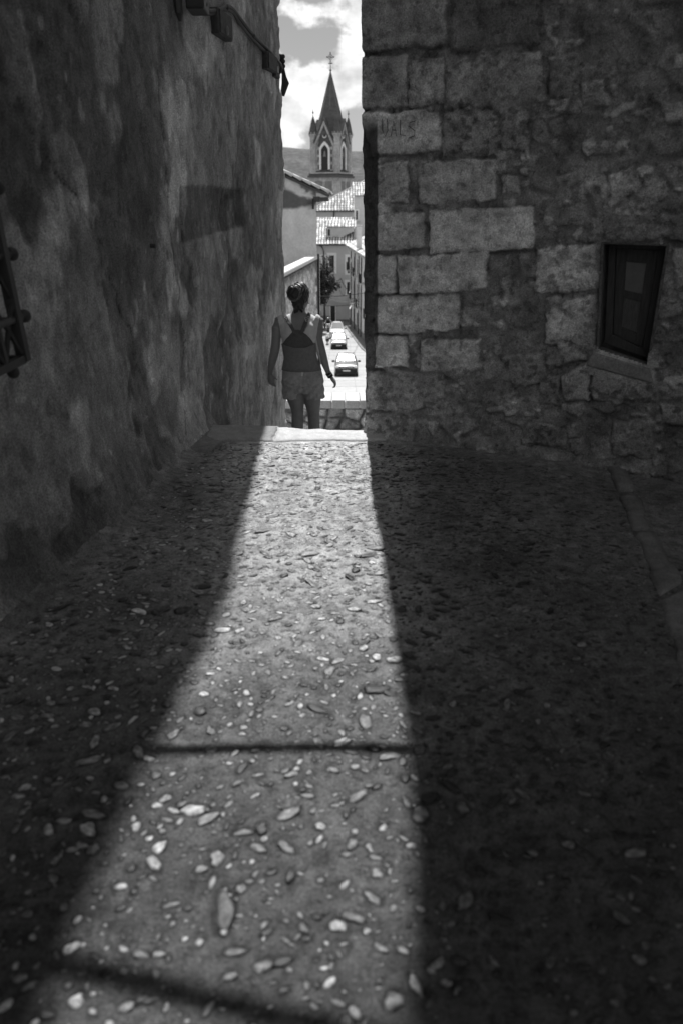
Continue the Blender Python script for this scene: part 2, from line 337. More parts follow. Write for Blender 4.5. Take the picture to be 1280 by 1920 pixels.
# ------------------------------------------------------------------ right stone building
EX = Vector((.9, -.436, 0)).normalized(); NX = Vector((-EX.y*-1*-1, 0, 0)); NX = Vector((EX.y, -EX.x, 0)); C0 = Vector((.1755, 5.10, 0)); BAT = -.0187
def wallpt(u, z, h=0.0):
    return C0+Vector((BAT*z, 0, z))+EX*u+NX*h
nplane = EX.cross(Vector((BAT, 0, 1))).normalized()
def on_wall(px, py):
    d = ray(px, py); o0 = Vector((0, 0, EYE)); t = (C0-o0).dot(nplane)/d.dot(nplane); P = o0+d*t
    return (P-C0-Vector((BAT*P.z, 0, 0))).dot(EX), P.z
WIN = [on_wall(*q) for q in ((1122, 653), (1213, 683), (1250, 460), (1131, 456))]
def stone_wall():
    umax = max(on_wall(1290, 700)[0], on_wall(1290, 10)[0])+.25
    U = np.concatenate([[0, .004, .009], np.arange(.015, umax, .0068), [umax+.2, umax+1, umax+3, 9]])
    zt = 3.1
    Z = np.concatenate([[-2.4, -1.5, -.6], np.arange(-.15, zt, .0068), np.arange(3.3, 9, .22), np.array([12, 15.5])])
    u, z = np.meshgrid(U, Z)
    uw = u+.05*(fbm(u*3, z*3, 8, 2)-.5); zw = z+.05*(fbm(u*3, z*3, 18, 2)-.5)
    f1, f2, idv = voro(uw*4.2, zw*6.5, 5)
    edge = f2-f1
    sel = (idv > .35)
    rub = sst(.05, .30, edge)*sel
    bright = sst(.66, .74, fbm(u*12, z*15, 39, 3)); 
    h = .014*bright+.022*(fbm(u*2, z*2, 2, 3)-.5)+.020*rub*(idv)+.018*(fbm(u*11, z*11, 4, 4)-.5)
    tone = .112+.05*(fbm(u*4, z*4, 6, 3)-.5)+rub*(.06*idv-.005)
    f1, f2, id2 = voro(uw*11, zw*13, 45); rb2 = sst(.05, .3, f2-f1)*(id2 > .6)*(1-rub); h = h+.012*rb2; tone = tone+.03*rb2*id2
    lump = fbm(u*9, z*9, 33, 6, .65); tone = tone*(.25+1.5*lump)
    tone = tone*(1+.8*bright)
    # fade of light painted darker to the upper right
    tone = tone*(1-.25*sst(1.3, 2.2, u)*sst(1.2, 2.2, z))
    B = [ # quads in photo pixels: TL, TR, BR, BL ; tone ; height ; roughness
     ((676,-40),(836,-40),(835,86),(676,97), .15,.030,.3), ((846,-40),(1010,-40),(1008,82),(845,97), .085,.026,.25),
     ((676,108),(764,106),(765,198),(676,207), .16,.030,.4), ((768,112),(834,108),(832,194),(769,200), .16,.026,.6),
     ((836,112),(1010,98),(1030,190),(836,200), .13,.028,.7), ((676,212),(824,208),(828,284),(700,291), .25,.034,.35),
     ((832,214),(992,206),(990,288),(830,294), .12,.016,1.2), ((706,306),(764,304),(765,378),(707,381), .20,.026,.4),
     ((787,304),(930,298),(930,374),(787,382), .20,.026,.4), ((706,400),(798,398),(796,464),(707,470), .22,.026,.5),
     ((806,394),(998,390),(1002,466),(806,476), .29,.034,.25), ((704,478),(743,478),(743,549),(704,550), .26,.028,.4),
     ((748,480),(912,474),(914,544),(747,552), .27,.032,.35), ((704,556),(862,552),(864,618),(704,626), .24,.028,.5),
     ((704,630),(765,630),(765,688),(704,688), .27,.030,.4), ((788,636),(900,636),(902,694),(788,696), .20,.024,.6),
     ((690,696),(832,700),(834,764),(688,770), .14,.024,.9), ((688,778),(776,780),(778,826),(688,822), .12,.020,1.),
     ((1003,462),(1118,458),(1119,542),(1002,548), .25,.030,1.1), ((1022,558),(1116,554),(1112,654),(1024,640), .21,.028,.9),
     ((1095,408),(1300,402),(1300,452),(1096,455), .12,.030,.7), ((1040,330),(1090,318),(1096,372),(1040,378), .15,.022,.8),
     ((1140,330),(1185,312),(1200,350),(1150,384), .21,.030,.7), ((1258,464),(1300,464),(1300,540),(1270,540), .16,.02,.8),
     ((1052,704),(1106,680),(1106,752),(1060,752), .17,.025,.8), ((1112,690),(1226,692),(1230,752),(1112,748), .17,.035,1.),
     ((1148,792),(1228,790),(1230,858),(1145,850), .12,.03,.7), ((1240,758),(1300,758),(1300,800),(1240,795), .15,.02,.8),
     ((1030,110),(1080,104),(1070,190),(1026,190), .13,.02,.7), ((1090,160),(1130,150),(1140,196),(1096,200), .16,.02,.7),
     ((1090,268),(1180,262),(1176,282),(1100,290), .17,.022,.7), ((940,330),(976,330),(976,366),(940,366), .15,.02,.8),
     ((1040,640),(1100,640),(1100,676),(1040,690), .13,.02,.9), ((980,790),(1060,800),(1060,840),(980,830), .11,.02,.9),
     ((938,668),(1016,660),(1020,712),(960,730), .13,.02,1.), ((1010,700),(1046,690),(1046,760),(1010,760), .12,.02,1.)]
    bmask = np.zeros_like(u)
    for i, bq in enumerate(B):
        q = [on_wall(*p_) for p_ in bq[:4]]; tn, hb, rg = bq[4:]
        wob = .050*(fbm(u*9, z*9, 100+i, 4, .6)-.5)+.020*(fbm(u*34, z*34, 140+i, 2)-.5)
        d = np.full(u.shape, -9.0)
        for k in range(4):
            (x1, y1), (x2, y2) = q[k], q[(k+1) % 4]; L = math.hypot(x2-x1, y2-y1)
            ds = ((u-x1)*-(y2-y1)+(z-y1)*(x2-x1))/L
            d = np.maximum(d, ds)
        # smooth max for rounded corners
        d = d+wob*(.6+rg*.4)
        msk = sst(.005, -.006, d); bmask = np.maximum(bmask, msk)
        moat = sst(.022, .0, np.abs(d-.008))*(1-msk)*(.25+.75*sst(.35, .6, fbm(u*5, z*5, 400+i, 3)))
        h = h*(1-msk*.7)-moat*.007
        tone = tone*(1-.16*moat)
        face = hb*.75+.012*rg*(fbm(u*14, z*14, 200+i, 5, .6)-.5)*2+.009*sst(-.0, -.025, d)
        h = np.where(msk > 0, h*(1-msk)+face*msk, h)
        bed = fbm(u*3, z*22, 230+i, 3)
        tt = tn*(.35+1.25*fbm(u*7, z*8, 260+i, 6, .65))*(.8+.4*bed)
        pit = sst(.60-.05*rg, .66, fbm(u*26, z*30, 290+i, 3))*min(rg, 1.0); tt = tt*(1-.45*pit); h = h-.006*pit*msk
        tone = tone*(1-msk)+1.25*tt*msk
    # chamfered corner with mortar render
    zc = sst(on_wall(683, 660)[1]-.02, on_wall(683, 620)[1], z)*sst(on_wall(683, 232)[1]+.04, on_wall(683, 250)[1], z)
    ch = sst(.105, .095, u)*zc
    tone = tone*(1-ch)+ch*(.045+.03*fbm(u*12, z*9, 7, 3))
    # pale sill slope under the opening
    wu0, wz0 = WIN[0]; wu1, wz1 = WIN[1]
    sl = sst(wu0-.08, wu0, u)*sst(wu1+.05, wu1, u)*sst(wz1-.10, wz1-.05, z)*sst(wz0+.03, wz0, z)
    tone = tone*(1-sl)+sl*(.24+.05*fbm(u*10, z*10, 9, 3)); h = h*(1-sl)+sl*(.03)
    sl2 = sst(wu0-.10, wu0-.02, u)*sst(wu0+.02, wu0-.01, u)*sst(wz0-.1, wz0, z)*sst(WIN[3][1]+.02, WIN[3][1]-.03, z)
    tone = tone*(1-sl2)+sl2*.12
    tone = tone*(1-.35*sst(1.5, 2.4, u))*(1-.25*sst(1.9, 2.6, z))  # fade of light to the right and upward painted in
    tone = tone*(1+.35*np.exp(-np.clip(u, 0, 9)/.9)*bmask)  # bounce light by the gap painted into the block tone
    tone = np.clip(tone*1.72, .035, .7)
    h = h+np.exp(-np.clip(z, 0, 9)/.07)*.05
    top = sst(3.0, 3.3, z); h = h*(1-top)
    P = np.zeros(u.shape+(3,))
    P[..., 0] = C0.x+BAT*z+np.interp(z, [0, 2.6, 3.29, 4.83, 6.13, 6.63, 6.97, 7.25, 7.5, 7.67, 9, 15.5], [0, 0, .005, .005, .005, -.005, -.018, -.03, -.05, -.065, -.12, -.2])+EX.x*u+NX.x*h; P[..., 1] = C0.y+EX.y*u+NX.y*h+ch*np.clip(.10-u, 0, 1)*.9; P[..., 2] = z
    P[:, :3, 0] += (-.006*fbm(z[:, :3]*6, z[:, :3]*0, 66, 4))
    # window opening
    uc = (u[:-1, :-1]+u[1:, 1:])/2; zc2 = (z[:-1, :-1]+z[1:, 1:])/2
    ins = np.ones(uc.shape, bool)
    for k in range(4):
        (x1, y1), (x2, y2) = WIN[k], WIN[(k+1) % 4]
        ins &= ((uc-x1)*-(y2-y1)+(zc2-y1)*(x2-x1)) > 0
    keep = ~ins
    ends = []
    for dd in (8, 3, 1, .3, .06):
        e = P[:, 0, :].copy(); e[:, 0] += .38*dd; e[:, 1] += dd; ends.append(e[:, None, :])
    P = np.concatenate(ends+[P], 1); tone = np.concatenate([tone[:, :1]]*5+[tone], 1)
    keep = np.concatenate([np.ones((keep.shape[0], 5), bool), keep], 1)
    return grid_mesh('wall', P, tone, keep)
sb = empty('stone_building', (1.0, 5.0, 0)); tag(sb, 'building of pale stone blocks and rubble with a chamfered corner and a tiny window', 'building')
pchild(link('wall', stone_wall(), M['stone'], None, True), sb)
# the little window: reveal, frame, shutter leaf, glass, carved panel
def wq(q, h): return [wallpt(a, b, h) for a, b in q]
def shrink(q, l, r, b, t):
    (a0, b0), (a1, b1), (a2, b2), (a3, b3) = q
    return [(a0+l, b0+b), (a1-r, b1+b), (a2-r, b2-t), (a3+l, b3-t)]
m_ = MB(); of = wq(shrink(WIN, -.022, -.022, -.022, -.022), -.004); inn = wq(shrink(WIN, -.022, -.022, -.022, -.022), -.17)
m_.add(of+inn, [(0, 1, 5, 4), (1, 2, 6, 5), (2, 3, 7, 6), (3, 0, 4, 7), (4, 5, 6, 7)])
rev = pchild(m_.build('window_reveal', mat('reveal', g=.12, rough=.95, bump=.004, bscale=50)), sb)
def ringq(mb, q1, q2, h0, h1):
    a = wq(q1, h0); b = wq(q2, h0); c_ = wq(q1, h1); d = wq(q2, h1)
    for k in range(4):
        j = (k+1) % 4
        mb.hexa([a[k], a[j], b[j], b[k]], [c_[k], c_[j], d[j], d[k]])
W0 = shrink(WIN, .015, .002, .014, -.002)
m_ = MB(); ringq(m_, W0, shrink(WIN, .055, .045, .07, .03), -.165, -.10)
wf = pchild(m_.build('window', M['wood'], bevel=.003), sb)
W1 = shrink(WIN, .057, .047, .072, .032); W1p = [((a[0]), a[1]) for a in W1]
wmid = [((W1[0][0]+W1[3][0])/2, 0)]
def sub(q, a0, a1, b0, b1):
    def P_(a, b):
        l = Vector(q[0]).lerp(Vector(q[3]), b); r = Vector(q[1]).lerp(Vector(q[2]), b); x = l.lerp(r, a); return (x.x, x.y)
    return [P_(a0, b0), P_(a1, b0), P_(a1, b1), P_(a0, b1)]
m_ = MB()
for a0, a1, b0, b1 in ((0, .25, 0, 1), (.75, 1, 0, 1), (.25, .75, 0, .12), (.25, .75, .46, .54), (.25, .75, .86, 1)):
    q = sub(W1, a0, a1, b0, b1); m_.hexa(wq(q, -.15), wq(q, -.125))
sh = m_.build('shutter', M['wood'], bevel=.002); pchild(sh, wf); sh.parent = wf; sh.matrix_parent_inverse = Matrix()
wf.matrix_parent_inverse = (Matrix.Translation(sb.location)).inverted()
for nm, b0, b1, mm in (('pane', .54, .86, M['glass']), ('carved_panel', .12, .46, mat('panel', g=.09, rough=.6, var=.5, scale=40, stretch=(6, 6, .6)))):
    m_ = MB(); q = sub(W1, .25, .75, b0, b1); m_.hexa(wq(q, -.148), wq(q, -.138))
    if nm == 'carved_panel':
        for a in (.33, .41, .5, .59, .67): 
            q = sub(W1, a-.03, a+.03, .17, .41); m_.hexa(wq(q, -.138), wq(q, -.131))
    oo = m_.build(nm, mm); oo.parent = wf
# scratched letters on a block
strk = [[(722,224),(722,246),(727,256),(732,246),(731,224)], [(738,256),(743,228),(748,257)], [(740,245),(747,245)], [(755,226),(755,254),(765,256)], [(783,228),(773,231),(771,238),(782,246),(781,256),(770,260)]]
m_ = MB()
for st in strk:
    m_.tube([wallpt(*on_wall(*q), .046) for q in st], .0024, 5)
pchild(m_.build('scratched_letters', mat('scratch', g=.07)), sb)
m_ = MB(); ringq(m_, shrink(WIN, -.014, -.012, -.014, -.008), shrink(WIN, .004, .004, .004, .004), -.05, .022); lipm = mat('lip', g=.11, rough=.95, var=.35, scale=9, bump=.006, bscale=50, fine=(90, .35), crisp=(20, -.3, .56))
pchild(m_.build('window_surround', lipm, bevel=.006), sb)
sl0 = (WIN[0][0]-.03, WIN[0][1]-.016); sl1 = (WIN[1][0]+.02, WIN[1][1]-.016)
m_ = MB(); m_.hexa([wallpt(sl0[0]-.03, sl0[1]-.085, -.05), wallpt(sl1[0]+.03, sl1[1]-.085, -.05), wallpt(sl1[0]+.03, sl1[1]-.085, .05), wallpt(sl0[0]-.03, sl0[1]-.085, .05)], [wallpt(*sl0, -.05), wallpt(*sl1, -.05), wallpt(*sl1, .036), wallpt(*sl0, .036)])
pchild(m_.build('window_sill', mat('sill', g=.2, rough=.95, var=.3, scale=9, bump=.006, bscale=50, fine=(90, .3)), bevel=.012), sb)
bx = MB(); P3 = [wallpt(0, 15.5), wallpt(9, 15.5), wallpt(9, 15.5)+Vector((3, 8, 0)), wallpt(0, 15.5)+Vector((3.04, 8, 0))]
bx.prism(P3, (0, 0, .35)); pchild(bx.build('roof', M['plain']), sb)

# unseen blocks added behind and right of the viewpoint to shade and bounce light
bb = empty('rear_bounce_block', (1, -5, 0)); tag(bb, 'unseen plain block added behind the viewpoint to shade the alley and bounce light', 'building')
m_ = MB(); m_.box((-1.8, -6, -.1), (9, -3.6, 5.0)); pchild(m_.build('wall', M['plain']), bb)
m_ = MB(); m_.box((-1.9, -6.1, 5.0), (9.1, -3.5, 5.3)); pchild(m_.build('roof', M['plain']), bb)
bb = empty('side_bounce_block', (5, 0, 0)); tag(bb, 'unseen plain block added beyond the kerb to shade the alley and bounce light', 'building')
m_ = MB(); m_.box((3.1, -3.55, -.1), (9, 2.6, 4.6)); pchild(m_.build('wall', M['plain']), bb)
m_ = MB(); m_.box((3.0, -3.5, 4.6), (9, 2.7, 4.9)); pchild(m_.build('roof', M['plain']), bb)

# ------------------------------------------------------------------ paving of the alley
def gh(x, y):
    xl = np.interp(y, LY, LX)+.06
    h = .030*(fbm(x*1.1, y*1.1, 301, 3)-.5)+.007*(fbm(x*9, y*9, 302, 4)-.5)+.0025*(fbm(x*40, y*40, 303, 2)-.5)
    h = h+.06*np.exp(-np.clip(x-xl, 0, 9)/.07)
    # settle to the slab
    h = h*(1-.7*sst(4.4, 4.85, y))
    rh = sst(1.35, 1.7, x)*.03; h = h-rh
    return h
# pebbles set in the mortar: placed first, so that the mortar can be lowered and darkened around each one, as painted rim shade
def place_pebbles():
    pts = []; cell = {}
    zones = [(-.8, .45, .95, 4.84, 70, .015, .027), (-1.25, .95, .95, 4.84, 1500, .008, .017), (-1.25, .95, .95, 4.84, 8000, .0035, .010), (.95, 1.55, 1.2, 4.5, 700, .004, .012)]
    for (x0, x1, y0, y1, n, ra, rb_) in zones:
        for i in range(n):
            x = random.uniform(x0, x1); y = random.uniform(y0, y1)
            if x < np.interp(y, LY, LX)+.17: continue
            if y > 5.05-.436/.9*x-.1 and x > .15: continue
            r = ra+(rb_-ra)*random.random()**1.8
            if x > .25: r *= .85
            ok = True; cx, cy = int(x//.08), int(y//.08)
            for a in (-1, 0, 1):
                for b in (-1, 0, 1):
                    for (qx, qy, qr) in cell.get((cx+a, cy+b), ()):
                        if math.hypot(qx-x, qy-y) < (qr+r)*1.08: ok = False
            if not ok: continue
            el = random.uniform(1.15, 2.4) if random.random() < .7 else random.uniform(1, 1.3)
            cell.setdefault((cx, cy), []).append((x, y, r*1.15)); pts.append((x, y, r, el, random.gauss(.1, .9)))
    return pts
PEB = place_pebbles()
def gpx(*pts): return [tuple(onz(*q).xy) for q in pts]
def ground_mesh():
    X = np.concatenate([np.linspace(-1.9, -1.55, 4), np.arange(-1.5, -.75, .0125), np.arange(-.745, .36, .0068), np.arange(.366, 1.95, .0125), [2.1, 2.4, 3, 4, 6, 9]])
    Y = np.concatenate([[-4, -2, -.5, .2, .5], np.arange(.7, 4.87, .0075), [4.875, 4.95, 5.12]])
    x, y = np.meshgrid(X, Y); h = gh(x, y)
    # sunlit strip painted paler down the middle, with a painted fall-off towards the viewer
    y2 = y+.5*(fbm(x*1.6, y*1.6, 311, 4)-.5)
    sunstrip = sst(.75, .30, np.abs(x+.17+.25*(fbm(x*2, y*2, 312, 3)-.5)))
    tone = (.165+.08*sst(1.9, 2.5, y2)*sunstrip+.20*sst(2.0, 4.6, y2)*(.30+.70*sunstrip))*(1-.52*sst(2.5, 1.2, y2))*(.9+.1*sunstrip)
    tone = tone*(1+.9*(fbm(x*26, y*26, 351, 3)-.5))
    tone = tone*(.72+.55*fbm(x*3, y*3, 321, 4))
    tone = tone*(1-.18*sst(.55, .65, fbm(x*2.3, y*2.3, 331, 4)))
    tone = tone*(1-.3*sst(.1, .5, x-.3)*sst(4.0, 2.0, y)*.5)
    cr = crackd(x, y, gpx((470, 882), (520, 885), (560, 892), (620, 896), (700, 900)), .006, .05, 1)
    cr = np.maximum(cr, crackd(x, y, gpx((560, 890), (578, 876), (600, 868)), .004, .05, 9))
    cr = np.maximum(cr, crackd(x, y, gpx((705, 1015), (745, 1060), (800, 1085), (850, 1130)), .005, .06, 2))
    cr = np.maximum(cr, crackd(x, y, gpx((880, 998), (960, 1000), (1040, 1010), (1150, 1002)), .006, .06, 3))
    cr = np.maximum(cr, crackd(x, y, gpx((780, 930), (900, 925), (1010, 928), (1100, 925)), .006, .05, 4))
    cr = np.maximum(cr, crackd(x, y, gpx((1060, 1085), (1120, 1110), (1160, 1125)), .006, .06, 5))
    cr = np.maximum(cr, crackd(x, y, gpx((640, 1250), (680, 1240), (715, 1242)), .006, .02, 6))
    h = h-.008*cr; tone = tone*(1-.6*cr)
    for (px_, py_, r, el, an) in PEB:
        R_ = r*max(el, 1)*1.5
        i0, i1 = np.searchsorted(X, (px_-R_, px_+R_)); j0, j1 = np.searchsorted(Y, (py_-R_, py_+R_))
        if i1 <= i0 or j1 <= j0: continue
        gx = x[j0:j1, i0:i1]-px_; gy_ = y[j0:j1, i0:i1]-py_; c_, s_ = math.cos(an), math.sin(an)
        q = np.hypot((gx*c_+gy_*s_)/(r*el), (-gx*s_+gy_*c_)/r)
        k = np.clip((1.42-q)/.35, 0, 1); tone[j0:j1, i0:i1] *= 1-.5*k; h[j0:j1, i0:i1] -= min(.004, r*.18)*k
    P = np.stack([x, y, h], -1)
    return grid_mesh('path', P, tone)
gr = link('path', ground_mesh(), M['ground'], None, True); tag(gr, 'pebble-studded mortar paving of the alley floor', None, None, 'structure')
def pebbles():
    ico = bmesh.new(); bmesh.ops.create_icosphere(ico, subdivisions=2, radius=1); iv = np.array([v.co[:] for v in ico.verts]); jf = np.array([[v.index for v in f.verts] for f in ico.faces]); ico.free()
    ico = bmesh.new(); bmesh.ops.create_icosphere(ico, subdivisions=3, radius=1); iv3 = np.array([v.co[:] for v in ico.verts]); jf3 = np.array([[v.index for v in f.verts] for f in ico.faces]); ico.free()
    V = []; Fc = []; T = []; n0 = 0
    X = np.array([p[0] for p in PEB]); Y = np.array([p[1] for p in PEB]); H = gh(X, Y)
    for i, (x, y, r, el, an) in enumerate(PEB):
        big = r > .013; b_, f_ = (iv3, jf3) if big else (iv, jf)
        flat = random.uniform(.35, .65); ang = np.arctan2(b_[:, 1], b_[:, 0])
        lob = 1+sum(random.uniform(.0, .34)/(1+.4*k)*np.sin(k*ang+random.uniform(0, 6.28)) for k in (1, 2, 3, 5))
        v = b_*np.array([r*el, r, r*flat]); v[:, 0] *= lob; v[:, 1] *= lob
        v[:, 2] += r*.10*np.sin(b_[:, 0]*3.1+i)*np.cos(b_[:, 1]*2.7+i)
        top = r*flat*random.uniform(.55, .8); v[:, 2] = np.where(v[:, 2] > top, top+(v[:, 2]-top)*.3, v[:, 2])
        c_, s_ = math.cos(an), math.sin(an)
        q = np.stack([v[:, 0]*c_-v[:, 1]*s_, v[:, 0]*s_+v[:, 1]*c_, v[:, 2]], -1)
        sink = random.uniform(.25, .62)*r*flat
        tl = random.gauss(0, .12); q[:, 2] += q[:, 0]*tl
        q += np.array([x, y, H[i]-sink])
        V.append(q); Fc.append(f_+n0); n0 += len(b_)
        k = random.random()
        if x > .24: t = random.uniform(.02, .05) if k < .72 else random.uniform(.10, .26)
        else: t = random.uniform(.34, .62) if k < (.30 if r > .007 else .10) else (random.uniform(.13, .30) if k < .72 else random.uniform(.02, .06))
        if y < 1.9: t *= .72  # same painted fall-off on the near pebbles
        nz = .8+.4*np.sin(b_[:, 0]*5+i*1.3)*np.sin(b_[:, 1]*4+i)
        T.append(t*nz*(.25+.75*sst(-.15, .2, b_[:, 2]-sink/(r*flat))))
    V = np.concatenate(V); Fc = np.concatenate(Fc); T = np.concatenate(T)
    me = bpy.data.meshes.new('pebbles'); me.from_pydata(V.tolist(), [], Fc.tolist()); me.update()
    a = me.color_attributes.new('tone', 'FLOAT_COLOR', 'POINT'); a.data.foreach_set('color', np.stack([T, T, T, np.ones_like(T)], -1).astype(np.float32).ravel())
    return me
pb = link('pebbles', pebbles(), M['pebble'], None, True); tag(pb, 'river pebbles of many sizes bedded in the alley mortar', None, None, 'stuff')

# threshold slabs and edging stones
def slab(name, pts, z0, z1, m, label, cat, group=None, seed=1, amp=.006, res=.02, dip=None):
    xs = [p[0] for p in pts]; ys = [p[1] for p in pts]
    # bilinear patch TL TR BR BL
    n1 = max(4, int(math.dist(pts[0], pts[1])/res)); n2 = max(4, int(math.dist(pts[1], pts[2])/res))
    a, b = np.meshgrid(np.linspace(0, 1, n1), np.linspace(0, 1, n2)); p = [np.array(q) for q in pts]
    XY = (p[3][None, None]*(1-a)[..., None]+p[2][None, None]*a[..., None])*(1-b)[..., None]+(p[0][None, None]*(1-a)[..., None]+p[1][None, None]*a[..., None])*b[..., None]
    x, y = XY[..., 0], XY[..., 1]
    ed = np.minimum(np.minimum(a, 1-a)*n1*res, np.minimum(b, 1-b)*n2*res)
    z = z1-.008*np.exp(-ed/.012)+amp*(fbm(x*8, y*8, seed, 4)-.5)
    if dip: z = z+dip(x, y)
    jx = .03*(fbm(x*12, y*12, seed+3, 3)-.5)*2*np.exp(-ed/.025)
    P = np.stack([x+jx, y+jx, z], -1)
    me = grid_mesh(name, P); bm = bmesh.new(); bm.from_mesh(me)
    be = [e for e in bm.edges if e.is_boundary]; r = bmesh.ops.extrude_edge_only(bm, edges=be)
    for v in [g for g in r['geom'] if isinstance(g, bmesh.types.BMVert)]: v.co.z = z0
    bm.to_mesh(me); bm.free()
    o_ = link(name, me, m, None, True); tag(o_, label, cat, group); return o_
def pz(*q): return tuple(onz(*q).xy)
dipf = lambda x, y: -.012*np.exp(-((x+.15)/.25)**2)*sst(4.9, 5.17, y)
slab('threshold_slab', [pz(524, 800), (.26, 5.13), (.30, 4.90), pz(512, 829)], -.16, .012, M['slab'], 'long foot-hollowed pale slab at the top of the steps, sunlit', 'stone slab', 'slabs at the head of the steps', 3, dip=dipf)
slab('threshold_slab', [pz(372, 797), pz(521, 800), pz(509, 829), pz(388, 826)], -.16, .014, mat('slabshade', g=.26, rough=.9, var=.25, scale=12, bump=.004, bscale=100, fine=(130, .3)), 'shorter slab at the head of the steps, mostly shaded beside the plaster wall', 'stone slab', 'slabs at the head of the steps', 8)  # darker copy of the slab material: shade put into its colour
slab('edging_stone', [pz(372, 820), pz(415, 832), pz(400, 850), pz(345, 852)], -.05, .03, M['kerb'], 'rounded lump of stone set at the foot of the plaster wall', 'stone', None, 9)
kp = [((1136, 868), (1164, 868), (1188, 912), (1160, 914)), ((1161, 930), (1194, 930), (1222, 990), (1186, 992)), ((1190, 996), (1226, 996), (1280, 1090), (1236, 1120)), ((1238, 1125), (1290, 1100), (1350, 1240), (1280, 1260))]
kl = ['short pale edging stone nearest the stone wall on the right of the paving', 'second edging stone from the stone wall, long and flat', 'third edging stone from the stone wall, widest of the flat ones', 'edging stone nearest the viewer, cut off by the right border of the photo']
for i, k in enumerate(kp):
    slab('edging_stone', [pz(*k[0]), pz(*k[1]), pz(*k[2]), pz(*k[3])], -.08, .012, M['kerb'], kl[i], 'edging stone', 'edging stones along the right of the paving', 20+i)

# ------------------------------------------------------------------ steps down, landing, parapet
st = empty('stone_steps', (0, 5.17, 0)); tag(st, 'shaded stone steps going down from the alley to the parapet', 'steps')
for k in range(1, 9):
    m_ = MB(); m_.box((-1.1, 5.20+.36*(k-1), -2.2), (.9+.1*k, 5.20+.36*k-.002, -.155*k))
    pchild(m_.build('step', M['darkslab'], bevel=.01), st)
m_ = MB(); m_.box((-9, 8.075, -1.6), (3.4, 9.28, -1.36)); o = m_.build('landing_pavement', M['darkslab']); tag(o, 'landing at the foot of the steps', None, None, 'structure')

pw = empty('parapet_wall', (0, 9.4, -1.4)); tag(pw, 'low rubble parapet with a sunlit stone coping at the foot of the steps', 'wall')
def rubble_face(x0, x1, y, z0, z1, res, seed, sc=(4.2, 6.0), amp=.04, base=.10):
    X = np.arange(x0, x1, res); Z = np.arange(z0, z1+res/2, res); x, z = np.meshgrid(X, Z)
    xw = x+.07*(fbm(x*4, z*4, seed, 2)-.5); zw = z+.07*(fbm(x*4, z*4, seed+1, 2)-.5)
    f1, f2, idv = voro(xw*sc[0], zw*sc[1], seed); rb = sst(.04, .25, f2-f1)
    h = amp*rb*(.4+idv*.6)+.015*(fbm(x*12, z*12, seed+2, 3)-.5)
    tone = base*.55+rb*base*(.5+1.3*idv*idv); tone = tone*(.6+.8*fbm(x*9, z*9, seed+4, 3))
    return grid_mesh('face', np.stack([x, y-h, z], -1), tone)
pchild(link('rubble_face', rubble_face(-3.5, 2.6, 9.3, -2.2, -.93, .02, 71, base=.34, amp=.07), M['stone'], None, True), pw)
m_ = MB(); m_.box((-3.5, 9.31, -9), (2.6, 9.62, -.93)); pchild(m_.build('wall_core', M['darkslab']), pw)
zc_ = at(640, 750, 9.27).z
xs = [-3.5, -2.6, -1.9, -1.2, -.62, -.10, .09, .26, .9, 1.7, 2.6]
xs = [-3.5, -2.7, -1.9, -1.3, -.75, at(622, 745, 9.4).x, at(647, 745, 9.4).x, at(674, 745, 9.4).x, .62, 1.2, 2.0, 2.6]
for i in range(len(xs)-1):
    m_ = MB(); m_.box((xs[i]+.006, 9.24+.006*(i % 3), zc_-.11-.004*(i % 2)), (xs[i+1]-.006, 9.68, zc_+.003*(i % 2)))
    pchild(m_.build('coping_stone', M['coping'], bevel=.014), pw)
m_ = MB(); m_.box((-3.45, 9.285, -.96), (2.55, 9.6, zc_-.113)); pchild(m_.build('mortar_bed', M['darkslab']), pw)

# ------------------------------------------------------------------ left wall fittings
def onleft(px, py, off=0.0):
    # intersection with the plaster wall polyline
    d = ray(px, py)
    for (a, b) in zip(LP, LP[1:]):
        ex, ey = b[0]-a[0], b[1]-a[1]; den = d.x*ey-d.y*ex
        if abs(den) < 1e-9: continue
        t = (a[0]*ey-a[1]*ex)/den; u = ((d.x*t-a[0])*ex+(d.y*t-a[1])*ey)/(ex*ex+ey*ey)
        if -1e-4 <= u <= 1.0001 and t > 0:
            n = Vector((ey, -ex, 0)).normalized()
            return Vector((d.x*t, d.y*t, EYE+d.z*t))+n*off, n, Vector((ex, ey, 0)).normalized()
    return Vector((-.56, 7.62, EYE+d.z/d.y*7.62)), Vector((1, 0, 0)), Vector((0, 1, 0))
def wallbox(name, q, thick, label, cat, m, parts=True):
    c_, n, e = onleft((q[0]+q[2])/2, (q[1]+q[3])/2)
    p0, _, _ = onleft(q[0], (q[1]+q[3])/2); p1, _, _ = onleft(q[2], (q[1]+q[3])/2); pt, _, _ = onleft((q[0]+q[2])/2, q[1]); pb_, _, _ = onleft((q[0]+q[2])/2, q[3])
    L = (p1-p0).length/2; Hh = (pt-pb_).length/2
    r = empty(name, c_); r.rotation_euler = (0, 0, math.atan2(e.y, e.x)); tag(r, label, cat)
    L = min(L, .15)
    m_ = MB(); m_.box((-L, -thick-.02, -Hh), (L, .03, Hh)); m_.build('box_body', m, r, bevel=.006)
    m_ = MB(); m_.box((-L*.86, -thick-.028, -Hh*.88), (L*.86, -thick-.018, Hh*.88)); m_.build('cover_plate', m, r, bevel=.003)
    if parts:
        m_ = MB(); m_.ball((0, -thick-.03, -Hh*.45), (.03, .012, .03)); m_.build('cable_gland', mat('gland', g=.15), r)
    return r, L, Hh, thick
wallbox('junction_box', (390, 24, 420, 70), .05, 'rusty metal junction box hanging under the cable loop on the plaster wall', 'electrical box', M['boxmetal'])
wallbox('junction_box', (482, 102, 510, 134), .05, 'wide dark junction box near the far corner of the plaster wall', 'electrical box', M['boxmetal'], False)
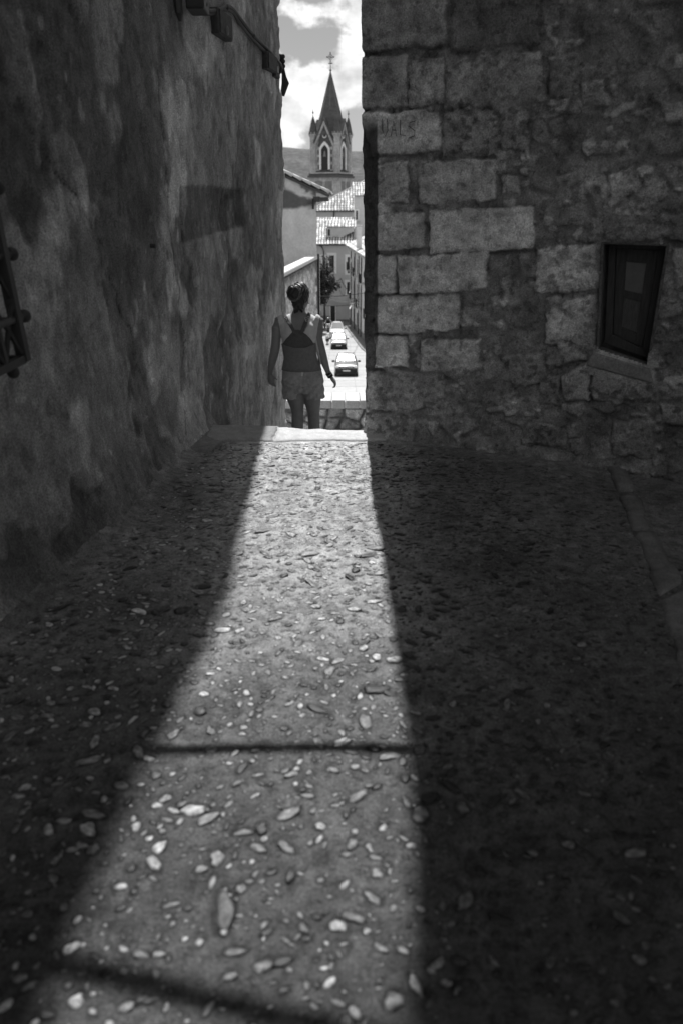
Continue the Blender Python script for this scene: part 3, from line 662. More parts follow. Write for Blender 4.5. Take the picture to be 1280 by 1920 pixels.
wallbox('wall_fixture', (503, 136, 512, 146), .04, 'small dark box hanging under the wide junction box', 'electrical box', M['boxmetal'], False)
def lpath(pts, off=.05): return [onleft(a, b, off)[0] for a, b in pts]
def smoothp(P, n=6):
    out_ = []
    for i in range(len(P)-1):
        p0, p1, p2, p3 = P[max(i-1, 0)], P[i], P[i+1], P[min(i+2, len(P)-1)]
        for k in range(n):
            t = k/n; out_.append(.5*((2*p1)+(p2-p0)*t+(2*p0-5*p1+4*p2-p3)*t*t+(3*p1-p0-3*p2+p3)*t**3))
    out_.append(P[-1]); return out_
c1 = lpath([(350, -30), (362, 5), (378, 20), (395, 19), (412, 12), (424, 18), (440, 38), (463, 66), (490, 92), (506, 110), (518, 126), (524, 140)], .05)
c2 = lpath([(340, -30), (355, 6), (374, 26), (394, 24), (405, 18), (424, 22), (437, 42), (460, 70), (487, 98), (512, 122)], .045)
m_ = MB(); m_.tube(smoothp(c1), .013, 8); m_.tube(smoothp(c2), .011, 8)
for q in ((412, 14), (463, 68)): m_.ball(onleft(q[0], q[1], .05)[0], .02)
tag(m_.build('power_cable', M['cable'], None, True), 'pair of power cables sagging along the top of the plaster wall', 'cable')
# insulator bracket on the far corner
b0, n_, e_ = onleft(524, 140, .05)
r = empty('cable_bracket', b0); tag(r, 'iron cable bracket jutting from the far corner of the plaster wall', 'bracket')
m_ = MB(); cpt = Vector((-.50, 7.62, at(530, 140, 7.6).z)); 
m_.tube([b0-Vector((.1, 0, 0)), cpt+Vector((-.02, 0, .05)), cpt+Vector((.0, .02, -.06)), cpt+Vector((-.03, .02, -.16))], [.03, .035, .035, .02], 7); pchild(m_.build('bracket_arm', M['iron']), r)
for k in range(3):
    m_ = MB(); m_.ball(Vector((-.522, 7.6, at(528, 106+9*k, 7.6).z)), (.030, .03, .024)); pchild(m_.build('insulator', M['iron'], None, True), r)
# old lamp bracket at the top border
r_, n_, e_ = onleft(335, 12, .03)
r = empty('wall_lamp', r_); tag(r, 'dark broken lamp fitting on the plaster wall at the top border', 'wall lamp')
m_ = MB(); m_.tube([onleft(334, -40, .05)[0], onleft(338, 0, .09)[0], onleft(345, 12, .14)[0]], .018, 7); pchild(m_.build('lamp_arm', M['iron']), r)
m_ = MB(); a_ = onleft(342, 6, .10)[0]; m_.box(a_+Vector((-.06, -.10, -.05)), a_+Vector((.05, .10, .04))); pchild(m_.build('lamp_housing', M['iron'], bevel=.01), r)
m_ = MB(); m_.tube([onleft(326, -10, .02)[0], onleft(324, 26, .04)[0], onleft(329, 38, .03)[0]], [.03, .022, .01], 7); pchild(m_.build('mount', M['iron']), r)
# nail hole
h_, n_, e_ = onleft(271, 461, .035)
m_ = MB(); m_.tube([h_, h_+n_*.03], .012, 8); tag(m_.build('iron_nail', M['iron']), 'stub of iron nail in the plaster wall', 'nail')

# window grille at the left border
gl = empty('window_grille', (-1.15, 2.6, 1.2)); tag(gl, 'wrought iron window grille with ball finials at the left border', 'window grille')
GX = -1.185
e0 = at(46, 672, 2.72); GX = e0.x; GY = 2.72
def gp(py_z, dx=0.0, y=GY): return Vector((GX+dx, y, py_z))
zb = e0.z; 
m_ = MB(); m_.box((GX-.020, GY-.018, zb-.01), (GX+.018, GY+.018, 2.9)); pchild(m_.build('edge_bar', M['iron']), gl)
m_ = MB(); m_.box((GX-.014, 1.5, zb-.014), (GX+.014, GY-.016, zb+.014)); m_.box((GX-.3, GY-.012, zb-.012), (GX-.016, GY+.012, zb+.012)); pchild(m_.build('bottom_bar', M['iron']), gl)
for k in range(8):
    z = zb+.215*(k+1)-.075
    m_ = MB(); m_.tube([Vector((GX, 1.5, z)), Vector((GX, GY+.05, z))], .014, 6); m_.tube([Vector((GX-.3, GY, z)), Vector((GX, GY, z))], .009, 6); pchild(m_.build('cross_bar', M['iron']), gl)
    m_ = MB(); m_.ball(Vector((GX+.002, GY+.075, z)), .024, 12, 9); pchild(m_.build('finial', M['iron'], None, True), gl)
m_ = MB(); m_.ball(Vector((GX-.005, GY-.10, zb-.03)), .022, 12, 9); pchild(m_.build('finial', M['iron'], None, True), gl)
for k in range(6):
    y = GY-.16*(k+1)
    m_ = MB(); m_.box((GX-.010, y-.010, zb), (GX+.010, y+.010, 2.9)); pchild(m_.build('upright_bar', M['iron']), gl)
for k in range(7):
    z = zb+.20*k; m_ = MB()
    for j in range(6):
        y1 = GY-.16*j; y0_ = y1-.16
        for sgn in (0, 1):
            A_ = Vector((GX, y0_, z+(.2 if sgn else 0))); B_ = Vector((GX, y1, z+(0 if sgn else .2)))
            m_.tube([A_, A_.lerp(B_, .5)+Vector((0, 0, .012)), B_], .010, 6)
    pchild(m_.build('scroll_work', M['iron']), gl)
gl.rotation_euler = (0, -.05, 0); gl.location.x -= .012

# cables across the alley (they draw the two cross shadows)
SD = Vector((SUN_K, -1, -math.tan(SUN_EL)))
def above(gpt, h): return gpt-SD*(h/math.tan(SUN_EL))
def span(name, a, b, h, rad, label, sag=.0, reach=1.6):
    A_ = above(onz(*a), h); B_ = above(onz(*b), h); d = (B_-A_); 
    P0 = A_-d*((A_.x+1.35)/max(d.x, .1)); P1 = B_+d.normalized()*2.4
    t_end = (P1-P0); pts_ = [P0+t_end*(i/12)+Vector((0, 0, -4*sag*(i/12)*(1-i/12))) for i in range(13)]
    m_ = MB(); m_.tube(pts_, rad, 8); return tag(m_.build(name, M['cable'], None, True), label, 'cable')
span('overhead_cable', (320, 1405), (770, 1412), 3.0, .021, 'lower of the two overhead cables strung across the alley above the view')
span('overhead_cable', (190, 1828), (470, 1896), 4.6, .030, 'upper and thicker overhead cable strung across the alley above the view')
#@@NEXT
# ------------------------------------------------------------------ people
def solid(mb_list, voxel, smooth=6, name='body'):
    mb = MB()
    for x in mb_list: mb.add(x.v, x.f)
    me = mb.mesh('tmp'); o = bpy.data.objects.new('tmp', me); COL.objects.link(o)
    r = o.modifiers.new('r', 'REMESH'); r.mode = 'VOXEL'; r.voxel_size = voxel; r.use_smooth_shade = True
    s_ = o.modifiers.new('s', 'SMOOTH'); s_.iterations = smooth; s_.factor = .5
    dg = bpy.context.evaluated_depsgraph_get(); me2 = bpy.data.meshes.new_from_object(o.evaluated_get(dg)); me2.name = name
    bpy.data.objects.remove(o)
    me2.materials.clear()
    return me2
def shell(me, pred, off, name, wob=0.0, thick=.003):
    # a garment cut from the body surface: the faces PRED keeps, pushed out along the normals
    bm = bmesh.new(); bm.from_mesh(me); bm.normal_update()
    fs = [f for f in bm.faces if not pred(f.calc_center_median(), f.normal)]
    bmesh.ops.delete(bm, geom=fs, context='FACES')
    for v in bm.verts: pass
    nrm = {v: v.normal.copy() for v in bm.verts}
    for v, n in nrm.items(): v.co += n*(off+(wob*math.sin(v.co.z*70+v.co.x*25)*math.sin(v.co.x*40) if wob else 0))
    be = [e for e in bm.edges if e.is_boundary]
    # soften the cut line
    for _ in range(3):
        mv = {}
        for e in be:
            for v in e.verts: mv.setdefault(v, []).append(e.other_vert(v).co.copy())
        for v, l in mv.items():
            if len(l) == 2: v.co = v.co*.4+(l[0]+l[1])*.3
    r = bmesh.ops.extrude_edge_only(bm, edges=be)
    for v in [g for g in r['geom'] if isinstance(g, bmesh.types.BMVert)]:
        v.co -= v.normal*0
    for e_ in [g for g in r['geom'] if isinstance(g, bmesh.types.BMVert)]:
        src = min((ed.other_vert(e_) for ed in e_.link_edges), key=lambda q: (q.co-e_.co).length, default=None)
        if src is not None and src in nrm: e_.co = e_.co-nrm[src]*(off+.001)
    m2 = bpy.data.meshes.new(name); bm.to_mesh(m2); bm.free()
    m2.polygons.foreach_set('use_smooth', [True]*len(m2.polygons)); return m2
def hand(P, d, pn, side, s=1.0, curl=.5, r=.0078):
    # P wrist, d pointing direction, pn palm normal, side = direction of the thumb
    d = Vector(d).normalized(); pn = Vector(pn).normalized(); sd_ = d.cross(pn).normalized()
    if sd_.dot(Vector(side)) < 0: sd_ = -sd_
    L = []; m_ = MB(); P = Vector(P)
    m_.tube([P-d*.01, P+d*.025*s, P+d*.055*s, P+d*.085*s], [.020*s, .030*s, .034*s, .030*s], 10, .48, pn); L.append(m_)
    for k, (off, ln) in enumerate(((.026, .068), (.009, .076), (-.009, .070), (-.026, .055))):
        q = P+d*.080*s+sd_*off*s; dd = (d+sd_*off*3).normalized(); pts = [q-d*.02, q]; a = 0
        for j, f in enumerate((.45, .32, .23)):
            a += curl*(.45+.25*j)+.06*k
            dr = dd*math.cos(a)+pn*math.sin(a); q = q+dr*ln*f*s*1.05; pts.append(q)
        m_ = MB(); m_.tube(pts, [r*1.05, r*1.1, r, r*.92, r*.75], 7); L.append(m_)
    q = P+d*.025*s+sd_*.022*s; m_ = MB()
    m_.tube([P+d*.012+sd_*.01, q, q+(d*.6+sd_*.7+pn*.25).normalized()*.032*s, q+(d*.85+sd_*.55+pn*.5).normalized()*.062*s], [.014*s, .0125*s, .0105*s, .008*s], 7); L.append(m_)
    return L
YP = 6.85; SC = at(600, 650, YP).x/((600-640)/F)/F  # metres per photo pixel at the figure
SC = abs(at(601, 650, YP).x-at(600, 650, YP).x)
def J(px, py, dy=0.0): return at(px, py, YP+dy)
skin = mat('skin', g=.23, rough=.55, var=.12, scale=18, spec=.35, bump=.0006, bscale=120)
def build_woman():
    base = Vector((-.37, 6.85, -.775))
    root = empty('person', base)
    tag(root, 'woman in dungaree shorts and pale sleeveless top walking down the steps, seen from behind', 'person')
    T = []
    def ring(py, l, r_, ry, dy=0.0):
        c_ = J((l+r_)/2, py, dy); return (c_.x, c_.y, c_.z, (r_-l)/2*SC, ry)
    m_ = MB(); m_.loft([ring(583, 550, 570, .052, .02), ring(588, 546, 575, .06, .015), ring(591, 539, 584, .058, .012), ring(596, 529, 593, .070, .012), ring(602, 525, 597, .084, .008), ring(610, 525, 597, .098, .002), ring(620, 526, 596, .108), ring(634, 529.5, 592.5, .108), ring(648, 532, 590, .102), ring(662, 534.5, 589.5, .098), ring(674, 535.5, 592, .10), ring(686, 532.5, 598, .112), ring(700, 530.5, 603, .125), ring(714, 530, 605, .132), ring(726, 533, 604, .125), ring(734, 540, 598, .09)], 28); T.append(m_)
    # buttocks, shoulder blades
    for (px, py, dy, r3) in ((550, 714, -.055, (.095, .085, .085)), (585, 714, -.055, (.095, .085, .085)), (545, 620, -.055, (.055, .048, .075)), (578, 619, -.055, (.055, .048, .075))):
        m_ = MB(); m_.ball(J(px, py, dy), r3, 16, 10); T.append(m_)
    # neck and head, turned a little to the right
    m_ = MB(); m_.tube([J(560, 598, .01), J(560, 588, .02), J(562, 576, .035), J(563, 562, .05)], [.064, .056, .052, .05], 16); T.append(m_)
    hc = J(563, 552, .06)
    m_ = MB(); m_.ball(hc, (.074, .095, .098), 20, 14); T.append(m_)
    fd = Vector((.45, .9, -.15)).normalized()
    m_ = MB(); m_.ball(hc+fd*.035+Vector((0, 0, -.05)), (.060, .065, .068), 16, 10); T.append(m_)
    m_ = MB(); m_.ball(hc+fd*.075+Vector((0, 0, -.095)), (.026, .028, .022), 10, 8); T.append(m_)
    m_ = MB(); m_.tube([hc+fd*.085+Vector((0, 0, -.005)), hc+fd*.112+Vector((0, 0, -.045)), hc+fd*.09+Vector((0, 0, -.055))], [.010, .014, .010], 8); T.append(m_)
    m_ = MB(); m_.ball(hc+fd*.092+Vector((0, 0, -.078)), (.020, .014, .010), 8, 6); T.append(m_)
    sdv = fd.cross(Vector((0, 0, 1))).normalized()
    for sg in (1, -1):
        m_ = MB(); m_.ball(hc+sdv*sg*.073+Vector((0, 0, -.035)), (.012, .022, .032), 8, 8); T.append(m_)
    # arms
    def arm(pts, rad):
        m_ = MB(); m_.tube([J(*q) for q in pts], rad, 14); return m_
    la = [(531, 601, .0), (522, 603, .0), (518.5, 614, 0), (518, 632, 0), (517, 650, .01), (514, 665, .02), (510.5, 680, .03), (508, 692, .04), (507, 700, .045)]
    T.append(arm(la, [.052, .046, .043, .042, .042, .042, .036, .028, .023]))
    ra = [(590, 599, .0), (599, 603, .0), (598.5, 615, 0), (596.5, 632, 0), (600, 650, .0), (605, 667, .01), (609.5, 682, .02), (614, 695, .03), (617.5, 703, .035)]
    T.append(arm(ra, [.050, .046, .042, .040, .043, .040, .034, .026, .023]))
    T += hand(J(507, 700, .045), J(511, 728, .06)-J(507, 700, .045), (.35, .9, 0), (.5, .8, .2), .98, .55)
    T += hand(J(618, 704, .035), J(632, 722, .05)-J(618, 704, .035), (-.75, .25, -.55), (0, 1, 0), .98, .75)
    # legs
    def W(x, y, z): return Vector((x, y, z))
    kl = J(558, 772, -.01); kr = J(588, 774, .01)
    al = W(kl.x-.005, 6.70, -.69); ar = W(kr.x+.01, 6.80, -.69)
    m_ = MB(); m_.tube([J(549, 722, -.01), J(553, 740, -.01), J(556, 757, 0), kl, kl.lerp(al, .22), kl.lerp(al, .45), kl.lerp(al, .8), al], [.098, .088, .070, .056, .056, .055, .038, .034], 18); T.append(m_)
    m_ = MB(); m_.tube([J(584, 722, 0), J(585, 740, 0), J(586.5, 757, .01), kr, kr.lerp(ar, .22), kr.lerp(ar, .42), kr.lerp(ar, .8), ar], [.098, .090, .073, .057, .056, .055, .038, .034], 18); T.append(m_)
    for (a, tz, ty) in ((al, -.755, .17), (ar, -.755, .17)):
        m_ = MB(); h0 = a+Vector((0, -.03, -.03))
        m_.tube([Vector((a.x, a.y-.05, tz+.03)), Vector((a.x, a.y, tz+.045)), Vector((a.x+.01, a.y+.09, tz+.035)), Vector((a.x+.015, a.y+.16, tz+.02))], [.03, .036, .04, .022], 12, .8); T.append(m_)
        m_ = MB(); m_.tube([a, Vector((a.x, a.y, tz+.04))], [.034, .032], 12); T.append(m_)
    me = solid(T, .0062, 5, 'body')
    me.polygons.foreach_set('use_smooth', [True]*len(me.polygons))
    body = link('body', me, skin); pchild(body, root)
    # pale sleeveless top
    def armedge_l(y): return np.interp(y, [588, 596, 606, 633, 700], [521, 521, 523.5, 528, 530])
    def armedge_r(y): return np.interp(y, [588, 596, 606, 633, 700], [600, 600, 597, 593, 606])
    def top_pred(c_, n):
        px, py = proj(c_)
        if py > 705 or py < 586: return False
        if not (armedge_l(py) < px < armedge_r(py)): return False
        neck = np.interp(px, [543, 549, 556, 562, 570, 576, 580], [586, 612, 624, 627, 623, 612, 586])
        if 543 < px < 580 and py < neck and n.y < .25: return False
        if c_.y > YP+.03 and py < 598 and 540 < px < 583: return False
        return True
    top = mat('tanktop', g=.58, rough=.9, var=.1, scale=25, bump=.0015, bscale=60)
    pchild(link('tank_top', shell(me, top_pred, .005, 'tank_top', .0015), top), root)
    # dungarees: bib back, straps, shorts
    denim = mat('denim', g=.33, rough=.95, var=.18, scale=40, bump=.0015, bscale=180, fine=(300, .2))
    denimd = mat('bib_denim', g=.10, rough=.95, var=.18, scale=40, bump=.0015, bscale=160)
    def yoke(c_, n):
        px, py = proj(c_)
        return n.y < .05 and px < armedge_r(py)-2 and py < 662 and py > np.interp(px, [530, 537, 543, 549, 553, 562, 567, 574, 581, 587, 592], [648, 636, 629, 622, 619, 619, 622, 627, 634, 644, 652]) and 531 < px < 590.5
    pchild(link('bib_yoke', shell(me, yoke, .011, 'bib_yoke', .001), denimd), root)
    def low(c_, n):
        px, py = proj(c_)
        return py < 694 and py > np.interp(px, [525, 537, 550, 560, 572, 584, 596], [640, 647, 651, 652, 651, 646, 638]) and 528 < px < 606 and (n.y < .3 or py > 670) and armedge_l(py) < px < np.interp(py, [640, 650, 662, 675, 690, 700], [589.5, 590, 590.5, 593, 600, 606])
    dl = mat('bib_panel', g=.18, rough=.95, var=.18, scale=40, bump=.002, bscale=120)
    pchild(link('bib_panel', shell(me, low, .017, 'bib_panel', .0012), dl), root)
    m_ = MB()
    def dl_(px, py, a, b):
        a = Vector(a); b = Vector(b); q = Vector((px, py)); t = max(0, min(1, (q-a).dot(b-a)/(b-a).length_squared)); return (q-a-t*(b-a)).length
    for (a, b) in (((532, 588), (553, 624)), ((580, 588), (565, 624))):
        def sp_(c_, n, a=a, b=b):
            px, py = proj(c_); return n.y < .55 and py < 630 and py > 584 and dl_(px, py, a, b) < 3.0
        pchild(link('strap', shell(me, sp_, .015, 'strap'), denimd), root)
    buckle = mat('buckle', g=.55, rough=.3, metal=.9, var=.05)
    for (px, py, an) in ((534.5, 596, .45), (577, 598, -.3)):
        c_ = J(px, py, -.118 if px < 550 else -.118); r0 = Matrix.Rotation(an, 4, 'Y')
        m_ = MB(); w_, h_ = .020, .016
        cs = [Vector((-w_, 0, -h_)), Vector((w_, 0, -h_)), Vector((w_, 0, h_)), Vector((-w_, 0, h_)), Vector((-w_, 0, -h_))]
        for a, b in zip(cs, cs[1:]): m_.tube([c_+r0 @ a, c_+r0 @ b], .0028, 6)
        m_.tube([c_+r0 @ Vector((-w_, 0, 0)), c_+r0 @ Vector((w_, 0, 0))], .0025, 6)
        pchild(m_.build('buckle', buckle), root)
    # shorts
    S_ = []
    m_ = MB(); m_.loft([ring(688, 530, 601.5, .122), ring(696, 529, 604, .132), ring(706, 527.8, 606.8, .140), ring(716, 527.5, 608, .146), ring(726, 528.5, 607.5, .14), ring(733, 532, 604, .12)], 30); S_.append(m_)
    for (px, py, dy, r3) in ((549.5, 714, -.068, (.10, .09, .088)), (586, 714, -.068, (.10, .09, .088))):
        m_ = MB(); m_.ball(J(px, py, dy), r3, 18, 12); S_.append(m_)
    def legt(c0, c1, c2, r0, r1, r2):
        m_ = MB(); rr = [J(*c0), J(*c1), J(*c2)]; m_.loft([(rr[0].x, rr[0].y, rr[0].z, r0, .125), (rr[1].x, rr[1].y, rr[1].z, r1, .122), (rr[2].x, rr[2].y, rr[2].z, r2, .118)], 22); return m_
    S_.append(legt((548.5, 722, 0), (547, 733, 0), (546.8, 744.5, 0), .098, .090, .088))
    S_.append(legt((587, 722, 0), (588, 733, 0), (589, 744.5, 0), .102, .100, .103))
    sm = solid(S_, .0065, 4, 'shorts')
    for v in sm.vertices:
        px, py = proj(v.co); n = v.normal
        a = .004*math.sin(px*.42+py*.35)*max(0, min(1, (py-700)/20))+.0015*math.sin(px*.9-py*.12)*max(0, min(1, (py-728)/10))
        g_ = -.009*math.exp(-((px-567)/3.2)**2)*(1 if n.y < 0 and py > 696 else 0)
        g2 = -.010*math.exp(-((py-(727+.02*(px-567)**2*-.4))/3.0)**2)*(1 if n.y < 0 else 0)
        v.co += n*a; v.co.y -= g_+g2 if n.y < 0 else 0
    pchild(link('shorts', sm, denim, None, True), root)
    m_ = MB()
    wb = [ring(688, 529.6, 602, .126), ring(692.5, 528.8, 603.8, .130)]
    m_.loft(wb, 40); pchild(m_.build('waistband', dl, None, True), root)
    # hair, bun, and pale strands painted in as glints of light
    H_ = []
    hm = hc+Vector((.0, -.012, .008))
    m_ = MB(); m_.ball(hm, (.083, .098, .104), 20, 14); H_.append(m_)
    bc = J(551.5, 549, -.065); m_ = MB(); m_.ball(bc, (.066, .05, .070), 18, 12); H_.append(m_)
    m_ = MB(); m_.ball(J(558, 566, -.02), (.055, .06, .055), 14, 10); H_.append(m_)
    m_ = MB(); m_.tube([J(557, 568, -.03), J(556, 580, -.03), J(552, 590, -.045)], [.045, .028, .004], 10); H_.append(m_)
    m_ = MB(); m_.tube([J(564, 568, -.03), J(565, 580, -.03), J(567, 588, -.045)], [.04, .022, .004], 10); H_.append(m_)
    hmz = solid(H_, .006, 3, 'hair')
    for v in hmz.vertices:
        v.co += v.normal*.0035*math.sin(v.co.x*160+math.sin(v.co.z*60)*3+v.co.y*90)
    hairm = mat('hair', g=.018, rough=.33, var=.4, scale=60, stretch=(1, 1, 6), spec=.6, bump=.002, bscale=140)
    pchild(link('hair', hmz, hairm, None, True), root)
    m_ = MB(); rnd = random.Random(5)
    for k in range(16):
        a0 = rnd.uniform(0, 6.28); ln = rnd.uniform(1.2, 3.6); rx = .066*rnd.uniform(.7, 1.04); rz_ = .070*rnd.uniform(.7, 1.04); pts = []
        for j in range(12):
            t = a0+ln*j/11; kx = rx*math.cos(t); kz = rz_*math.sin(t); yy = .05*math.sqrt(max(0.02, 1-(kx/.072)**2*.9-(kz/.076)**2*.9))
            pts.append(bc+Vector((kx+.004*math.sin(j+k), -yy-.004, kz)))
        m_.tube(pts, .0011, 4)
    for k in range(14):
        x0 = rnd.uniform(-.06, .07); m_.tube([hm+Vector((x0, -.05-.03*math.cos(x0*15), .085)), hm+Vector((x0*1.15+rnd.uniform(-.01, .01), -.09, .04)), hm+Vector((x0*.9, -.097, -.01))], .0011, 4)
    pchild(m_.build('hair_glints', mat('hairglint', g=.22, rough=.3, spec=.8)), root)
    # watch strap
    wr = J(616.3, 700.5, .034); dr = (J(621, 708, .04)-wr).normalized()
    m_ = MB(); m_.tube([wr-dr*.012, wr+dr*.035], .0285, 16); wt = pchild(m_.build('wrist_strap', mat('strapblack', g=.02, rough=.5), None, True), root)
    m_ = MB(); m_.tube([wr+dr*.008, wr+dr*.012], .0295, 16); pchild(m_.build('strap_keeper', buckle), root)
    # ear ring, sandals
    m_ = MB(); m_.ball(hc+sdv*.088+Vector((0, -.01, -.070)), .006, 8, 6); pchild(m_.build('earring', buckle), root)
    for (a, tz) in ((al, -.775), (ar, -.775)):
        m_ = MB(); m_.prism([(a.x-.04, a.y-.07, tz), (a.x+.04, a.y-.07, tz), (a.x+.055, a.y+.10, tz), (a.x+.03, a.y+.19, tz), (a.x-.02, a.y+.19, tz), (a.x-.045, a.y+.08, tz)], (0, 0, .018)); 
        m_.tube([Vector((a.x-.042, a.y+.08, tz+.01)), Vector((a.x, a.y+.08, tz+.085)), Vector((a.x+.05, a.y+.08, tz+.01))], .006, 6)
        pchild(m_.build('sandal', M['iron'], bevel=.004), root)
    return root
build_woman()
#@@NEXT2
# ------------------------------------------------------------------ land, street, hills
ZS_Y = [9.6, 14, 26, 40, 54, 80, 108, 150, 260, 420, 700]; ZS_Z = [-3.2, -5.2, -7.2, -8.75, -10.2, -12.9, -14.1, -15.5, -19, -22, -22]
def zs(y): return float(np.interp(y, ZS_Y, ZS_Z))
def land():
    X = np.array([-3000, -1200, -500, -200, -80, -30, -12, -6, 0, 6, 12, 30, 80, 200, 500, 1200, 3000.0]); Y = np.array([-3000, -1000, -200, -30, 5, 9.4, 9.61, 12, 18, 26, 40, 54, 66, 80, 94, 108, 130, 150, 200, 260, 420, 700, 1500, 4000.0])
    x, y = np.meshgrid(X, Y); z = np.interp(y, ZS_Y, ZS_Z)-.35; z = np.where(y < 9.6, -3.0, z); z = np.where(y > 800, -22.4, z)
    return grid_mesh('ground', np.stack([x, y, z], -1))
tag(link('ground', land(), mat('earth', g=.16, rough=1, var=.3, scale=.05, fine=(1.2, .3)), None, True), 'sloping ground of the town below the alley', None, None, 'structure')
M['street'] = mat('street', g=.40, rough=.9, var=.14, scale=.35, fine=(3, .1), bump=.004, bscale=12)
def strip(name, x0f, x1f, ys, dz, m, label, th=.35):
    vs = []; 
    for y in ys: vs += [(x0f(y), y, zs(y)+dz), (x1f(y), y, zs(y)+dz), (x1f(y), y, zs(y)-th), (x0f(y), y, zs(y)-th)]
    fs = []
    for i in range(len(ys)-1):
        for k in range(4): fs.append((i*4+k, i*4+(k+1) % 4, i*4+4+(k+1) % 4, i*4+4+k))
    fs += [(0, 1, 2, 3), tuple(len(vs)-4+k for k in (3, 2, 1, 0))]
    me = bpy.data.meshes.new(name); me.from_pydata(vs, [], fs); me.update()
    return tag(link(name, me, m), label, None, None, 'structure')
def fx(y): return 1.203+(105-y)*(2.5-1.203)/17     # facade line of the right-hand row
yy = [30, 36, 40, 44, 48, 51, 54, 60, 66, 72, 80, 88, 94, 100, 107.2]
strip('street', lambda y: -5.5, lambda y: fx(y)-1.0, yy, 0.0, M['street'], 'pale sunlit concrete street running downhill')
strip('pavement', lambda y: fx(y)-1.0, lambda y: fx(y)+.3, yy, .12, mat('paveflag', g=.22, rough=.9, var=.2, scale=2), 'narrow grey pavement along the row of houses', .3)
# joints in the street concrete
m_ = MB()
for y in np.arange(38, 106, 3.4): m_.box((-5.4, y, zs(y)+.004), (fx(y)-1.02, y+.05, zs(y)+.008))
for x in (-1.2, .9):
    for a, b in zip(yy[:-1], yy[1:]): m_.hexa([(x, a, zs(a)+.003), (x+.035, a, zs(a)+.003), (x+.035, b, zs(b)+.003), (x, b, zs(b)+.003)], [(x, a, zs(a)+.007), (x+.035, a, zs(a)+.007), (x+.035, b, zs(b)+.007), (x, b, zs(b)+.007)])
tag(m_.build('street_joints', mat('joint', g=.28)), 'tarred joints of the street concrete', None, None, 'structure')
# hills
def hills():
    X = np.linspace(-1600, 1600, 180); Y = np.linspace(560, 1700, 60); x, y = np.meshgrid(X, Y)
    ridge = 56-.055*(x+46)+14*(fbm(x/420, x*0+3, 9, 3)-.5)+3.0*(fbm(x/18, x*0, 19, 3)-.5)
    t = sst(560, 930, y)*(1-.25*sst(1000, 1700, y))
    z = -23+(ridge+23)*t+5*(fbm(x/90, y/90, 29, 4)-.5)*t*(1-t)*4
    return grid_mesh('hills', np.stack([x, y, z], -1))
tag(link('hills', hills(), mat('scrub', g=.085, rough=1, var=.35, scale=.03, fine=(.15, .45)), None, True), 'long wooded hill closing the horizon behind the church', None, None, 'structure')

# ------------------------------------------------------------------ town materials
M['tile'] = mat('tile', attr=True, rough=.9, var=.2, scale=2.2, fine=(7, .25))
M['capt'] = mat('captile', g=.45, rough=.9, var=.3, scale=3)
M['tile2'] = mat('tile2', g=.42, rough=.9, var=.35, scale=3, fine=(9, .5))
M['white'] = mat('white', g=.55, rough=.9, var=.08, scale=.8, fine=(6, .08))
M['grey'] = mat('grey', g=.52, rough=.9, var=.12, scale=.8, fine=(6, .1))
M['cream'] = mat('cream', g=.66, rough=.9, var=.1, scale=1, fine=(6, .1))
M['void'] = mat('void', g=.03, rough=.4, var=.3)
M['shut'] = mat('shut', g=.08, rough=.7, var=.3)
M['plinth'] = mat('plinth', g=.22, rough=.95, var=.25, scale=1.5)
M['trim'] = mat('trim', g=.85, rough=.9, var=.06)
M['rough'] = mat('rough', g=.34, rough=.95, var=.35, scale=2.2, bump=.03, bscale=7, fine=(16, .4))

def tile_roof(name, O, A, S, nx, ns, m, parent, poly=None, tw=.22, rows=.42, amp=.06):
    # O eave origin, A unit vector along the eave, S unit vector up the slope; nx, ns extents in metres
    O = Vector(O); A = Vector(A).normalized(); S = Vector(S).normalized(); Nn = A.cross(S).normalized()
    if Nn.z < 0: Nn = -Nn
    tw *= 1.75; rows = .75; amp *= 2.0
    na = max(8, int(nx/tw*7)); nb = max(4, int(ns/rows*7))
    a, b = np.meshgrid(np.linspace(0, nx, na), np.linspace(0, ns, nb))
    h = amp*np.abs(np.sin(np.pi*a/tw+.25*np.sin(b*1.7)))+.035*(1-np.mod(b, rows)/rows)+.03*(fbm(a/.22, b/.42, 5, 1)-.5)
    jag = .05*(fbm(np.floor(a/tw), b*0, 6, 1)-.5)
    P = np.array(O)[None, None]+np.array(A)[None, None]*a[..., None]+np.array(S)[None, None]*(b+jag*(b < .1))[..., None]+np.array(Nn)[None, None]*h[..., None]
    keep = None
    if poly is not None:
        ac = (a[:-1, :-1]+a[1:, 1:])/2; bc = (b[:-1, :-1]+b[1:, 1:])/2; ins = np.zeros(ac.shape, bool)
        for i in range(len(poly)):
            (x1, y1), (x2, y2) = poly[i], poly[(i+1) % len(poly)]
            if y1 == y2: continue
            c_ = ((y1 > bc) != (y2 > bc)) & (ac < (x2-x1)*(bc-y1)/(y2-y1)+x1); ins ^= c_
        keep = ins
    ridge_ = np.abs(np.sin(np.pi*a/tw+.25*np.sin(b*1.7))); tn_ = (.10+.55*sst(.25, .75, ridge_))*(.55+.75*_h(np.floor(a/tw+.08*np.sin(b*1.7)), np.floor(b/rows), 7))*(.8+.4*fbm(a*.7, b*.7, 71, 3))*np.where(np.mod(b, rows)/rows > .86, .45, 1)  # dark valleys and row ends: shade and dirt painted in together
    me = grid_mesh(name, P, tn_, keep); o_ = link(name, me, m, None, True)
    so = o_.modifiers.new('s', 'SOLIDIFY'); so.thickness = .06; so.offset = -1
    return pchild(o_, parent)
def house(name, loc, label, cat='house', group=None): return tag(empty(name, loc), label, cat, group)
